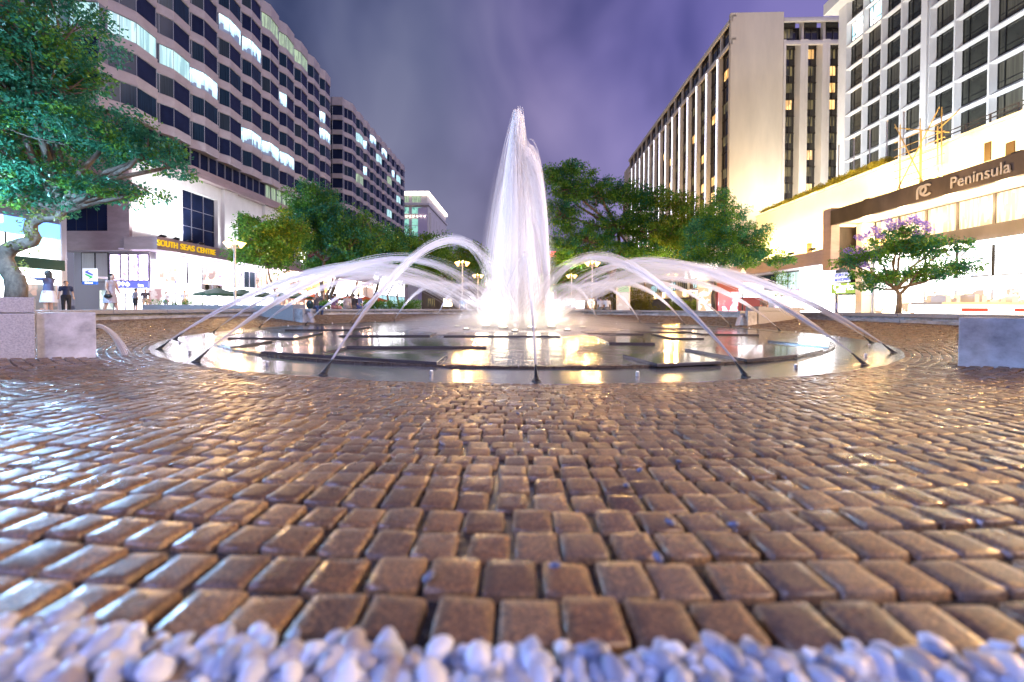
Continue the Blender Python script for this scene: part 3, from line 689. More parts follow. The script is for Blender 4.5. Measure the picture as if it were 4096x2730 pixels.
def sign(name, label, cat, ax, c, a0, a1, z0, z1, m, th=.12, txts=(), frame=None):
    t_ = thing(name, label, cat, ((c, (a0+a1)/2, z0) if ax == 'x' else ((a0+a1)/2, c, z0)))
    mb = MB()
    if ax == 'x': mb.box((c-th/2, a0, z0), (c+th/2, a1, z1))
    else: mb.box((a0, c-th/2, z0), (a1, c+th/2, z1))
    P_(mb, 'panel', m, .01, t_)
    for body, mt, loc, size, al, bold in txts:
        if ax == 'x': rt = (0, 1, 0) if c < 0 else (0, -1, 0); off = Vector((th/2+.02 if c < 0 else -th/2-.02, 0, 0))
        else: rt = (1, 0, 0); off = Vector((0, -th/2-.02, 0))
        o = text('lettering', body, mt, Vector(loc)+off, size, rt, (0, 0, 1), None, .015, al, bold)
        mw_ = o.matrix_world.copy(); o.parent = t_; o.matrix_parent_inverse = Matrix.Translation(-t_.location); o.matrix_world = mw_
    return t_
WL = mat('white_letter_glow', (.9, .9, .9), .4, em=(1, 1, 1), es=2.2); RL = mat('red_letter_glow', (.8, .05, .05), .4, em=(1, .08, .10), es=2.2)
DKL = mat('dark_letter', (.06, .04, .10), .5); BLL = mat('blue_letter', (.05, .09, .5), .4, em=(.08, .14, .6), es=.5); GRL = mat('green_letter', (.03, .4, .12), .4, em=(.05, .5, .16), es=.6)
M_bsign = mat('blue_violet_sign', (.10, .12, .5), .4, em=(.13, .15, .62), es=.75)
sign('shop_sign', 'blue-violet sign with white Chinese characters above the ground floor shops', 'sign', 'y', 39.3, -45.3, -40.8, 2.78, 3.48, M_bsign, .14,
     [('南洋中心', WL, (-44.9, 39.3, 3.13), .52, 'LEFT', .01), ('Seas', WL, (-41.9, 39.3, 3.02), .34, 'LEFT', .01)])
bs = sign('bank_sign', 'square sign with blue and green ribbon emblem above the words 24-hour', 'sign', 'y', 36.3, -44.5, -43.05, 3.25, 4.55, mat('pale_lit_panel', (.6, .62, .66), .4, em=(.66, .70, .78), es=.75), .14, [])
P_(MB().box((-44.5, 36.2, 2.93), (-43.05, 36.4, 3.24)), 'blue_strip', mat('blue_strip', (.03, .12, .5), .4, em=(.03, .14, .6), es=.6), 0, bs)
for pts, m in (([(-.38, .30), (.05, .47), (-.16, .30), (.40, .02), (.40, -.12), (.10, -.02), (-.38, .20)], BLL), ([(.38, -.30), (-.05, -.47), (.1, -.30), (-.38, -.04), (-.40, .08), (-.12, .0), (.38, -.22)], GRL)):
    mb = MB(); mb.poly([(-43.78+x, 36.215, 3.93+y) for x, y in pts]); mb.poly([(-43.78+x, 36.20, 3.93+y) for x, y in pts][::-1]); P_(mb, 'emblem', m, 0, bs)
o = text('lettering', '24-hour', WL, Vector((-43.78, 36.18, 3.08)), .26, (1, 0, 0), (0, 0, 1), None, .01, 'CENTER'); mw_ = o.matrix_world.copy(); o.parent = bs; o.matrix_parent_inverse = Matrix.Translation(-bs.location); o.matrix_world = mw_
P_(MB().box((-43.9, 36.41, 3.6), (-43.6, 39.4, 3.8)), 'bracket', M_alu, 0, bs)
sign('menu_board', 'tall menu board with pictures of dishes on the upper floor by the corner', 'board', 'x', SX+.2, 40.1, 41.9, 3.5, 6.0, lit('menu_picture', (.55, .28, .20), (.75, .82, .75), .9, scale=(1, 2.2, 2.2), sc=1.1, contrast=(.3, .5)), .1)
sign('banner', 'pale banner with violet brush-stroke characters between the restaurant windows', 'banner', 'x', SX+.2, 48.6, 50.6, 3.5, 6.0, mat('pale_banner', (.6, .6, .7), .6, em=(.7, .7, .85), es=.6), .08,
     [('沃', DKL, (SX+.2, 49.4, 5.4), .9, 'LEFT', 0), ('川', DKL, (SX+.2, 49.4, 4.5), .9, 'LEFT', 0)])
sign('poster_stand', 'tall poster with a red and beige print standing by the shop corner', 'poster', 'y', 38.9, -40.35, -38.95, ZOUT+.1, 2.7, lit('poster_print', (.42, .16, .16), (.78, .68, .70), .7, scale=(1, 1, 1), sc=1.5), .1)
sign('neon_sign', 'red neon sign reading NARATHAI over the restaurant umbrellas', 'sign', 'x', -37.9, 61.6, 66.8, 2.72, 3.72, mat('red_sign_back', (.25, .01, .01), .5, em=(.8, .03, .03), es=.8), .15, [('NARATHAI', mat('neon_pink', (1, .6, .6), .4, em=(1, .50, .46), es=3), (-37.9, 61.8, 3.22), 1.12, 'LEFT', .01)])
for y0, y1, c in ((51.2, 52.6, '沃川'), (66.9, 69.5, '香港'), (70, 72.6, '回味'), (73, 75.6, '美食')):
    sign('restaurant_panel', '%s restaurant panel marked %s, %s' % ('white' if y0 < 60 else 'orange', c, {51.2:'right of the violet brush-stroke banner',66.9:'nearest of the orange ones above the red neon sign',70:'in the middle of the orange ones',73:'farthest of the orange ones'}[y0]), 'sign', 'x', SX+.22, y0, y1, 3.55, 5.9, mat('white_panel_glow', (.6, .6, .65), .5, em=(.7, .75, .85), es=.7) if y0 < 60 else mat('orange_panel_glow', (.7, .35, .1), .5, em=(1, .48, .16), es=1.0), .08,
         [(c[0], DKL, (SX+.22, y0+.2, 5.3), min(1.1, (y1-y0)*.8), 'LEFT', 0), (c[1], DKL, (SX+.22, y0+.2, 4.2), min(1.1, (y1-y0)*.8), 'LEFT', 0)])
# strings of fairy lights along the canopy
M_bulb = mat('fairy_bulb', (1, .8, .7), .4, em=(1, .70, .62), es=14)
for k, (y0, y1, z, lab) in enumerate(((51, 66, 6.4, 'string of tiny warm lights under the canopy behind the green umbrellas'), (66, 80, 6.2, 'string of tiny warm lights above the orange restaurant panels'), (80, 96, 6.0, 'string of tiny warm lights at the far end of the canopy'))):
    mb = MB(); gg = random.Random(k)
    for j in range(int((y1-y0)*4)):
        y = y0+j/4; zz = z-.45*abs(math.sin((y-y0)*1.1))
        mb.ball((CX+.15+gg.uniform(-.3, .3), y, zz), .045, 5, 4)
    tag(mb.build('string_lights', M_bulb), lab, 'fairy lights')
# air conditioners
for k, yy in enumerate((44.6, 46.3)):
    a = thing('air_conditioner', 'boxy air conditioner with round fan grille on a ledge above the shops', 'air conditioner', (CX-1.2, yy, 2.75), 0, 'air conditioners')
    MB().box((-.3, -.75, 0), (.3, .75, .75)).build('casing', mat('casing_grey', (.42, .42, .5), .5), a, bevel=.03); MB().tube([(.30, 0, .38), (.335, 0, .38)], .32, 20).build('fan_grille', M_black, a)

# ------------------------------ bank at the far left
BX = -44.4
bank = thing('bank_building', 'bank with glowing blue sign and white windows at the left edge', 'building', (BX, 30, ZOUT))
def bp_(mb, nm, m, b=0): return P_(mb, nm, m, b, bank)
bp_(MB().box((BX-14, 20, 9.2), (BX+.3, 34.6, 10.6)), 'roof_band', M_band, .03)
bp_(MB().box((BX-14, 20, 10.6), (BX-.3, 34.2, 27)), 'upper_wall', mat('red_brown_facade', (.16, .055, .045), .5, noise=(2, .5)), 0)
for k, yy in enumerate(np.arange(21, 34, 1.7)):
    bp_(MB().box((BX-.29, yy, 10.8), (BX-.1, yy+.25, 26)), 'facade_fin', M_dark)
bp_(MB().box((BX-.1, 20, 8.5), (BX+.25, 34.4, 9.19)), 'steel_truss', M_mull)
bp_(MB().box((BX-.05, 20, 7.1), (BX+.3, 34.35, 8.48)), 'blue_sign_band', BLUEB, .02)
glazed(bank, 'upper_window', 'x', BX, 20, 26, 5.1, 7.1, 3, 1, WHITEB); glazed(bank, 'upper_window', 'x', BX, 26, 30.6, 5.1, 7.1, 2, 1, lit('ivory_blind_light', (.55, .56, .54), (.9, .92, .90), 1.3)); glazed(bank, 'upper_window', 'x', BX, 30.6, 34.3, 5.1, 7.1, 1, 1, lit('cyan_white_light', (.4, .85, .95), (1, 1, 1), 2.4))
bp_(MB().box((BX-.1, 20, 4.1), (BX+.45, 34.4, 5.08)), 'green_awning', mat('dark_green_awning', (.02, .07, .045), .3), .02)
bp_(MB().box((BX-.1, 20, 2.75), (BX+.35, 34.4, 4.08)), 'light_band', lit('bank_band_glow', (.25, .7, .9), (.95, 1, 1), 7, sc=.5))
glazed(bank, 'shop_window', 'x', BX, 20, 31.3, ZOUT, 2.75, 5, 1, WHITEB); glazed(bank, 'advert_screen', 'x', BX+.05, 31.4, 34.1, ZOUT, 2.7, 1, 1, lit('dark_advert', (.01, .03, .05), (.30, .16, .12), 1.0, sc=1.2), M_alu)
bp_(MB().box((BX-.4, 34.15, ZOUT), (BX+.4, 34.6, 9.2)), 'corner_pier', M_alu, .02)
o = text('lettering', 'rd', WL, Vector((BX+.33, 29.4, 8.1)), 1.0, (0, 1, 0), (0, 0, 1), None, .01); mw_ = o.matrix_world.copy(); o.parent = bank; o.matrix_parent_inverse = Matrix.Translation(-bank.location); o.matrix_world = mw_
o = text('lettering', '銀行', WL, Vector((BX+.33, 28.4, 7.45)), .72, (0, 1, 0), (0, 0, 1), None, .01); mw_ = o.matrix_world.copy(); o.parent = bank; o.matrix_parent_inverse = Matrix.Translation(-bank.location); o.matrix_world = mw_
light('tree_fill_area', 'AREA', (BX+1.0, 28, 5.6), 14000, (.36, .60, 1), None, 8, aim=(-16, 14, 7), size_y=3)  # unseen area light added to brighten the shade tree

# podium of the second tower: white two-storey shopfronts
ar2 = thing('glass_shopfront', 'tall white glowing shopfront beyond the restaurants', 'shops', (-40, 98, ZOUT))
glazed(ar2, 'shop_window', 'x', -39.2, 96.5, 122, 4.2, 10.2, 8, 2, WHITEB); glazed(ar2, 'shop_window', 'x', -39.2, 96.5, 122, ZOUT, 4.0, 8, 1, L_teal)
P_(MB().box((-44, 96.3, ZOUT), (-39.3, 126, 13)), 'wall', M_span, 0, ar2); P_(MB().box((-43, 81, 8), (-40, 96.2, 12.5)), 'corner_block', M_band, 0, ar2)

# third building, lit cornice
b3_ = thing('corner_building', 'pale block with a brightly lit cornice and green windows at the end of the street', 'building', (-48.8, 190, 0))
P_(MB().box((-80, 190, 0), (-48.8, 236, 53)), 'wall', M_conc, .05, b3_); P_(MB().box((-81, 189, 53.1), (-48.2, 236.4, 54.3)), 'cornice', M_conc, .05, b3_)
P_(MB().box((-80, 190, 54.4), (-49.2, 236, 58.6)), 'attic', M_conc, 0, b3_); P_(MB().box((-81, 188.9, 58.7), (-48.1, 236.4, 60.2)), 'lit_cornice', mat('cornice_glow', (.9, .8, .7), .5, em=(1, .82, .70), es=3.2), .05, b3_)
for z0, z1, m in ((54.6, 58.2, L_green), (48.8, 52.4, L_teal), (32, 46.5, MATS['teal_office_light'])):
    for x0 in (-63.6, -57.3, -69.9, -76):
        glazed(b3_, 'window', 'y', 189.9, x0, x0+5.0, z0, z1, 1, max(1, int((z1-z0)/3.6)), lit('green_tint_light', (.05, .22, .18), (.20, .50, .40), 1.0, sc=.5) if z0 < 54 else m, M_conc, .3)
P_(MB().box((-54, 189.8, 3), (-49.2, 189.95, 52)), 'blank_panel', mat('lilac_panel', (.5, .46, .62), .7), 0, b3_)
for k in range(7):
    P_(MB().box((-48.75, 192+k*6.2, 0), (-47.6+0*k, 197.6+k*6.2, 50-k*.8)), 'side_fin', M_conc, .1, b3_)
mb = MB()
for x in np.arange(-79, -49, 1.9): mb.ball((x, 189.5, 47.6), .28, 6, 4)
P_(mb, 'ledge_lights', mat('ledge_bulb', (1, .8, .7), .4, em=(1, .8, .6), es=12), 0, b3_)

# ================================================================ RIGHT SIDE
# hotel slab
HX, HY0, HZ = 36.0, 66.4, 52.6; HP = .136e-3*849.6*36*1.0
hotel = thing('hotel_tower', 'cream hotel slab with rounded white bay hoods and a tall blank end wall', 'building', (HX, HY0, 0))
def hp(mb, nm, m, b=0, kind=None):
    o = P_(mb, nm, m, b, hotel)
    if kind: o['kind'] = kind
    return o
hp(MB().box((HX+.2, HY0, 6), (45.35, HY0+.6, HZ)), 'end_wall', M_cream, .1)
hp(MB().box((HX+1.3, HY0+1.9, 2), (60, HY0+64, HZ-1.5)), 'core_wall', M_dark)
hp(MB().box((HX+.3, HY0+62.5, 6), (HX+12, HY0+68, HZ-3)), 'far_wall', M_cream, .1)
M_hood = mat('white_hood', (.68, .62, .54), .55, noise=(.8, .1, (1, 1, .3)))
def hood_mesh(w, d, h, r=.9):
    """rounded hood over a bay: local x along the facade (0..w), y = out of the wall (0..-d), z down from the top"""
    mb = MB(); pts = []
    for k in range(7):
        a = PI/2*k/6; pts.append((-(d-r)-r*math.sin(a), -r+r*math.cos(a)))
    pts = [(0, 0)]+pts+[(-d, -h)]; n = len(pts); tk = .34
    inner = [(0, -tk)]+[(-(d-r)-(r-tk)*math.sin(PI/2*k/6), -r+(r-tk)*math.cos(PI/2*k/6)) for k in range(7)]+[(-d+tk, -h)]
    for x0, x1 in ((0, w),):
        for P0 in (pts, inner):
            for i in range(n-1):
                mb.poly([(x0, P0[i][0], P0[i][1]), (x1, P0[i][0], P0[i][1]), (x1, P0[i+1][0], P0[i+1][1]), (x0, P0[i+1][0], P0[i+1][1])])
        for x in (x0, x1):
            for i in range(n-1): mb.poly([(x, pts[i][0], pts[i][1]), (x, pts[i+1][0], pts[i+1][1]), (x, inner[i+1][0], inner[i+1][1]), (x, inner[i][0], inner[i][1])])
        mb.poly([(x0, -d, -h), (x1, -d, -h), (x1, -d+tk, -h), (x0, -d+tk, -h)])
    return mb
def hotelbay(kind, w, H):
    """one vertical bay: strip of windows between two fins, under two rounded hoods"""
    d = 1.7; g = random.Random(11)
    mb = MB()
    mb.v, mb.f, mb.mi = [], [], []
    d = 1.7 if kind == 'front' else .95; a = hood_mesh(w, d, 1.15, .9 if kind == 'front' else .6)
    mb.faces(a.v, a.f); off = [(p[0], p[1], p[2]-4.0) for p in a.v]; mb.faces(off, a.f)
    fw = .42
    mb.box((0, -d+.02, -H), (fw, -.02, -4.3)); mb.box((0, -.6, -4.2), (fw, -.02, -.2))
    o1 = mb.build('bay_hood', M_hood)
    return o1
HF = 2.97; NF = 15
hood_side = hotelbay('side', HP, 46); hood_side.parent = hotel
M_hdark = mat('bronze_glass', (.022, .020, .020), .08, spec=.8)
def strip(w, H, lits, mi_lit):
    mb = MB(); x0, x1 = .45, w-.02; y = -.25
    mb.poly([(x0, y, -H), (x1, y, -H), (x1, y, -.3), (x0, y, -.3)], 0)
    for k in range(NF):
        z1 = -1.5-HF*k if k == 0 else -1.6-HF*k-.6; z0 = z1-1.65
        mb.box((x0+.02, y-.10, z0-1.30), (x1-.02, y-.01, z0-1.18), 1); mb.box((x0+.02, y-.12, z1+.02), (x1-.02, y-.01, z1+.12), 1)
        if k in lits: mb.poly([(x0+w*.14, y-.04, z0), (x1-w*.16, y-.04, z0), (x1-w*.16, y-.04, z1), (x0+w*.14, y-.04, z1)], 3 if lits[k] else 2)
        for fx in (.12, .5, .86): mb.box((x0+w*fx, y-.09, z0-1.2), (x0+w*fx+.07, y-.02, z1), 1)
    return mb
g = random.Random(9)
hood_side.matrix_parent_inverse = Matrix(); hood_side.location = (0, 0, HZ)
# side facade faces -X: local x -> +Y, local -y -> -X  => rotate 90
def place(o, loc, rz): o.parent = hotel; o.location = loc; o.rotation_euler = (0, 0, rz)
# local y=-d (out) must map to -X:  x->+Y & y->+X is a mirror, so run x towards -Y: rotation -90: x->-Y, -y->-X
nside = 15
M_neon = mat('led_line', (.8, .8, 1), .4, em=(.80, .80, 1), es=3.0)
for i in range(nside):
    o = hood_side if i == 0 else bpy.data.objects.new('bay_hood', hood_side.data)
    if i: COL.objects.link(o)
    place(o, (1.15, (i+1)*HP, HZ-.4), -PI/2)
    lits = {k: (g.random() < .35) for k in range(1, NF) if g.random() < (.42)}
    s_ = strip(HP, 46, lits, 0).build('window_strip', [M_hdark, mat('bronze_rail', (.06, .05, .045), .35, .5), L_curt, L_amber]); place(s_, (1.15, (i+1)*HP, HZ-.4), -PI/2)
    if i > 0:
        n_ = MB().box((-.05, 0, -45), (.05, .12, -5.0)).build('led_strip', M_neon); place(n_, (.12, i*HP+.06, HZ-.4), 0)
# front bays face -Y
FW = 3.75
hf = hotelbay('front', FW, 46).data; [bpy.data.objects.remove(o) for o in list(COL.objects) if o.data == hf]
x = 45.42-HX
for i in range(4):
    o = bpy.data.objects.new('bay_hood', hf); COL.objects.link(o); place(o, (x+i*FW, 1.75, HZ-.5), 0)
    o = MB().box((FW-.85, -1.68, -46), (FW, -.02, -4.3)).build('bay_fin', M_hood); place(o, (x+i*FW-.02, 1.76, HZ-.5), 0)
    lits = [{0: 0, 3: 0, 4: 1, 5: 0, 6: 0, 7: 0, 8: 0, 9: 0, 10: 0, 12: 0, 1: 0, 2: 0}, {1: 1, 2: 0, 4: 0, 6: 0, 7: 1, 8: 0, 9: 1, 10: 0, 3: 0, 5: 0}, {1: 0, 2: 1, 3: 1, 4: 1, 5: 0, 6: 0, 7: 0, 8: 0, 9: 0, 10: 0}, {2: 1, 5: 1}][i]
    s_ = strip(FW-.83, 46, lits, 0).build('window_strip', [M_hdark, MATS['bronze_rail'], L_curt, L_amber]); place(s_, (x+i*FW, 1.75, HZ-.5), 0)
# hotel podium behind the trees
hpod = thing('mall_podium', 'low pale mall front with lit billboards and wall lanterns behind the right hand trees', 'building', (32, 50, ZOUT))
def mp_(mb, nm, m, b=0): return P_(mb, nm, m, b, hpod)
mp_(MB().box((31, 49.5, 2.9), (36, 130, 4.4)), 'parapet_band', M_cream, .03); mp_(MB().box((31.6, 49.7, 4.41), (36, 130, 12)), 'upper_wall', M_conc)
mp_(MB().box((31.6, 49.7, ZOUT), (36, 130, 2.89)), 'lower_wall', M_fascia)
for k, y in enumerate(np.arange(51, 92, 5.2)):
    glazed(hpod, 'window', 'x', 31.5, y, y+3.8, 4.5, 6.2, 4, 1, L_teal if k % 2 else L_curt, M_dark, .12, -1)
    o = mp_(MB().box((30.75, y-.6, 3.2), (30.98, y-.15, 4.1)), 'wall_lantern', mat('lantern_glow', (1, .85, .6), .4, em=(1, .72, .40), es=7))
    light('lantern_lamp', 'POINT', (30.2, y-.4, 3.6), 60, (1, .65, .3), None, .2)
mp_(MB().box((31, 66, 6.4), (31.35, 71.5, 9.0)), 'billboard', lit('billboard_glow', (.9, .8, .6), (1, .96, .85), 3)); mp_(MB().box((31, 59, 6.4), (31.35, 63.5, 8.4)), 'billboard', MATS['billboard_glow'])
light('mall_wash', 'AREA', (27, 60, 4), 1500, (1, .80, .50), None, 6, aim=(33, 60, 4))

# white grid office block
OX, OY = 48.0, 57.3
off = thing('office_block', 'white concrete office block with a deep grid of slanted window reveals at upper right', 'building', (OX, OY, 0))
def op_(mb, nm, m, b=0, kind=None):
    o = P_(mb, nm, m, b, off)
    if kind: o['kind'] = kind
    return o
cols = [57.0-.0, 54.2, 51.5, 48.9, 46.3]; cols2 = [45.6, 43.0, 39.9, 37.1, 34.3, 31.6, 29.0]
rows = [43.2-3.4*k for k in range(-1, 13)]
M_wht = mat('white_precast', (.70, .70, .70), .7, noise=(1.1, .07, (1, 1, .4)), bump=(16, .25, .02))
op_(MB().box((OX-1.5, 20, 46.3), (OX+20, 59.4, 48.0)), 'roof_slab', M_wht, .05)
op_(MB().box((OX+.9, 22, 0), (OX+18, 57.2, 46.2)), 'core_wall', M_dark); op_(MB().box((OX-.02, 57.0, 2), (OX+19, 58.3, 46.25)), 'end_wall', M_wht, .03)
op_(MB().box((OX-.25, 45.6, 2), (OX+.9, 46.3, 46.25)), 'pier', M_wht, .03)
def cell(wd, hh=3.4):
    """frame of one window: slanted left reveal and slanted sill; local x along facade (+Y), -y into... built directly in world axes: out = -X"""
    mb = MB(); d = .62; e = .14; lr = .34*min(1, wd/2.6); sl = .55
    # front lip rectangle (x=0) and glass rectangle (x=d): y from 0..wd, z from 0..hh ; far side (large y) is the wide slanted reveal
    O = [(e*.5, e*.5), (wd-e*.5, e*.5), (wd-e*.5, hh-e*.5), (e*.5, hh-e*.5)]
    I = [(e*.5+.06, sl), (wd-lr, sl), (wd-lr, hh-e*.5-.12), (e*.5+.06, hh-e*.5-.12)]
    Q = [(0, 0), (wd, 0), (wd, hh), (0, hh)]
    for i in range(4):
        j = (i+1) % 4
        mb.poly([(0, *Q[i]), (0, *Q[j]), (0, *O[j]), (0, *O[i])]); mb.poly([(0, *O[i]), (0, *O[j]), (d, *I[j]), (d, *I[i])])
    return mb, I, d
protoC = {}
def celldata(wd):
    k = round(wd, 2)
    if k not in protoC:
        mb, I, d = cell(wd); fr = mb.build('c', M_wht); a = fr.data; bpy.data.objects.remove(fr); out = [a]
        for m in (mat('olive_office_glass', (.035, .036, .028), .10, noise=(.4, .5), spec=.9), mat('dusky_curtain_glass', (.075, .072, .055), .16, noise=(9, .35, (1, 1, .02)), spec=.8), lit('office_white_light', (.25, .45, .5), (1, 1, 1), 2.4, sc=.9)):
            mb = MB(); y0, z0 = I[0]; y1, z1 = I[2]; mb.poly([(d-.02, y0, z0), (d-.02, y1, z0), (d-.02, y1, z1), (d-.02, y0, z1)])
            for yy in (y0+.03, y1-.03, y1-(y1-y0)*.24): mb.box((d-.09, yy-.035, z0), (d-.03, yy+.035, z1), 1)
            for zz in (z0+.03, z1-.03, z0+(z1-z0)*.24): mb.box((d-.085, y0, zz-.03), (d-.03, y1, zz+.03), 1)
            o = mb.build('w', [m, M_black]); out.append(o.data); bpy.data.objects.remove(o)
        protoC[k] = out
    return protoC[k]
g = random.Random(4); litc = {(0, 0), (1, 0), (2, -1), (3, -1), (5, 0), (6, -1), (1, -1)}; n = 0; ex = []
allc = [(a, b) for a, b in zip(cols, cols[1:])]+[(a, b) for a, b in zip(cols2, cols2[1:])]
frames = []
for ci, (ya, yb) in enumerate(allc):
    dd = celldata(ya-yb)
    for ri, zt in enumerate(rows):
        if zt-3.4 < 3: continue
        r2 = ri-1
        o = bpy.data.objects.new('window_surround', dd[0]); COL.objects.link(o); o.location = (0, yb-OY, zt-3.4); o.parent = off
        k = 3 if (ci, r2) in litc else g.choice((1, 1, 2))
        w = bpy.data.objects.new('window', dd[k]); COL.objects.link(w); w.location = (0, yb-OY, zt-3.4); w.parent = off
        hidden = zt < 14 or ci > 8 or (ci > 6 and zt < 20)
        if hidden or ri == 0 and ci > 4: ex += [o, w]
        else: frames.append(o)
bpy.context.view_layer.update()
join_as('hidden_lower_window', ex, off, 'stuff')
join_as('window_reveal_grid', frames, off)
for y, z in ((52, 13.2), (47, 13.2), (42.5, 13.2), (38, 13.2), (33, 13.2)):
    f = thing('floodlight', 'black floodlight on the podium roof washing the white office block', 'floodlight', (36.5, y, 12.3), 0, 'podium roof floodlights')
    MB().box((-.3, -.4, .1), (.3, .4, .4)).build('housing', M_black, f, bevel=.03); MB().box((-.08, -.08, 0), (.08, .08, .1)).build('bracket', M_black, f)
    light('flood_lamp', 'SPOT', (0, 0, .8), 3600, (.90, .96, 1), f, .3, spot=120, blend=.8).rotation_euler = Vector((1, 0, 1.1)).to_track_quat('-Z', 'Y').to_euler()

# podium of the shopping centre at right, warm flood-lit
RX = 30.0
pod = thing('shopping_podium', 'low white shopping podium flooded with warm light under a brown lettered fascia at right', 'building', (RX, 34, ZOUT))
def rp(mb, nm, m, b=0): return P_(mb, nm, m, b, pod)
rp(MB().box((RX, 10, 6.35), (RX+.6, 48.5, 12.6)), 'upper_wall', M_white, .02)
rp(MB().box((RX-.15, 10, 12.62), (RX+.8, 48.6, 12.8)), 'coping', M_white, .02)
rp(MB().box((RX+.61, 10, 11.9), (44, 48.5, 12.2)), 'roof_deck', M_fascia)
FX = 27.0
rp(MB().box((FX-.35, 8, 8.05), (FX, 32.9, 9.32)), 'fascia', M_fascia, .02)
rp(MB().box((FX+.01, 8, 8.10), (RX-.01, 32.9, 8.24)), 'soffit', M_white); rp(MB().box((FX-.3, 32.0, 8.3), (RX, 32.88, 9.2)), 'fascia_return', M_fascia)
rp(MB().box((FX-.2, 33.0, 4.2), (FX+.55, 33.9, 9.6)), 'fin', M_band, .03); rp(MB().box((FX+.56, 33.2, 4.3), (RX-.02, 33.6, 8.0)), 'fin_wall', M_fascia)
rp(MB().box((RX-1.5, 31.9, ZOUT), (RX-.02, 32.5, 8.05)), 'end_panel', M_white, .02)
GX = 29.4
for k in range(11):
    y1 = 31.7-k*1.95; y0 = y1-1.88
    glazed(pod, 'clerestory_window', 'x', GX, y0, y1, 6.15, 8.05, 1, 1, lit('peach_curtain_light', (.50, .24, .10), (1, .78, .46), .85, scale=(.6, 6, .5), sc=1.2), M_fascia, .07, -1)
    glazed(pod, 'show_window', 'x', GX, y0, y1, 2.96, 4.88, 1, 1, lit('white_show_window', (.05, .07, .10), (1, 1, 1), 5.0, sc=1.8, contrast=(.20, .5), nzw=.35), M_black, .06, -1)
    glazed(pod, 'shop_window', 'x', GX, y0, y1, ZOUT, 2.05, 1, 1, lit('cream_show_window', (.08, .05, .03), (1, .90, .66), 5, sc=1.8, contrast=(.25, .5), nzw=.35), M_alu, .05, -1)
rp(MB().box((GX-.12, 10, 5.2), (GX+.3, 31.8, 6.13)), 'brown_band', M_fascia, .01); rp(MB().box((GX-.4, 10, 4.9), (GX+.3, 31.8, 5.19)), 'light_trough', lit('trough_glow', (1, .9, .75), (1, 1, .95), 7))
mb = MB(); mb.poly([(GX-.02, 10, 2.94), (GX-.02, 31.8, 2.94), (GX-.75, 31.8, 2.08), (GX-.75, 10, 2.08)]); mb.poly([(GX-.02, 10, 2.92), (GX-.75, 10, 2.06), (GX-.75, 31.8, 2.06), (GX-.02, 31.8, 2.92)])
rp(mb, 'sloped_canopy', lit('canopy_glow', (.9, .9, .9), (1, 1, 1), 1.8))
rp(MB().box((GX+.31, 10, ZOUT), (RX-.01, 31.8, 8.04)), 'core_wall', M_dark)
for y in (31.0, 28.2, 25.2, 22.4, 20.0, 18.2):
    rp(MB().tube([((FX+RX)/2-.4, y, 8.09), ((FX+RX)/2-.4, y, 8.04)], .22, 14), 'downlight', lit('warm_downlight', (1, .9, .7), (1, .95, .8), 7))
    light('downlight_lamp', 'POINT', ((FX+RX)/2-.4, y, 7.5), 220, (1, .72, .38), None, .25)
for y in (30.5, 34.5, 37, 39.8, 42.6, 45.4, 26, 21.5, 17):
    low = y > 33; z = 6.5 if low else 9.4; xx = 28.3 if low else 27.6
    f = thing('floodlight', 'small floodlight on the right hand canopy washing the white wall with amber light', 'floodlight', (xx, y, z), 0, 'amber wall floodlights')
    MB().box((-.16, -.22, .06), (.16, .22, .24)).build('housing', M_black, f, bevel=.02); MB().box((-.05, -.05, 0), (.05, .05, .06)).build('bracket', M_black, f)
    light('flood_lamp', 'SPOT', (0, 0, .32), 2600, (1, .66, .24), f, .15, spot=130, blend=.8).rotation_euler = Vector((1, 0, .9)).to_track_quat('-Z', 'Y').to_euler()
M_grey = mat('brushed_sign_letters', (.46, .46, .48), .35, .5)
pn = thing('shop_sign', 'raised grey letters Peninsula with interlocking PC emblem on the brown fascia', 'sign', (FX-.4, 24, 8.7))
def padd(o, par):
    bpy.context.view_layer.update(); mw_ = o.matrix_world.copy(); o.parent = par; o.matrix_parent_inverse = Matrix.Translation(-par.location); o.matrix_world = mw_
ls = atX(2184, 430, FX-.4); le = atX(2348, 385, FX-.4)
padd(text('lettering', 'Peninsula', M_grey, Vector((FX-.42, ls.y, 8.62)), .95, (0, -1, 0), (0, 0, 1), None, .04, bold=.008, sx=(ls.y-le.y)/4.05), pn)
c = atX(2124, 441, FX-.4); mb = MB()
def arc(cy, cz, r, a0, a1, th=.13, xo=0):
    n = 18; P0 = []; 
    for i in range(n+1):
        a = R(a0+(a1-a0)*i/n); P0.append((cy-r*math.cos(a), cz+r*math.sin(a), math.cos(a), math.sin(a)))
    for i in range(n):
        for s_, x_ in ((1, -.05-xo), (1, .0)):
            q = [(FX-.40+x_, P0[j][0]-P0[j][2]*th*e, P0[j][1]+P0[j][3]*th*e) for j, e in ((i, -.5), (i, .5), (i+1, .5), (i+1, -.5))]; mb.poly(q)
        for e in (-.5, .5): mb.poly([(FX-.45-xo, P0[i][0]-P0[i][2]*th*e, P0[i][1]+P0[i][3]*th*e), (FX-.45-xo, P0[i+1][0]-P0[i+1][2]*th*e, P0[i+1][1]+P0[i+1][3]*th*e), (FX-.40, P0[i+1][0]-P0[i+1][2]*th*e, P0[i+1][1]+P0[i+1][3]*th*e), (FX-.40, P0[i][0]-P0[i][2]*th*e, P0[i][1]+P0[i][3]*th*e)])
cy = c.y; cz = 8.68
arc(cy+.14, cz+.08, .26, -95, 180); mb.box((FX-.45, cy+.34, cz-.46), (FX-.40, cy+.47, cz+.08)); arc(cy-.14, cz, .34, 45, 315, xo=.012)
padd(mb.build('emblem', M_grey), pn)
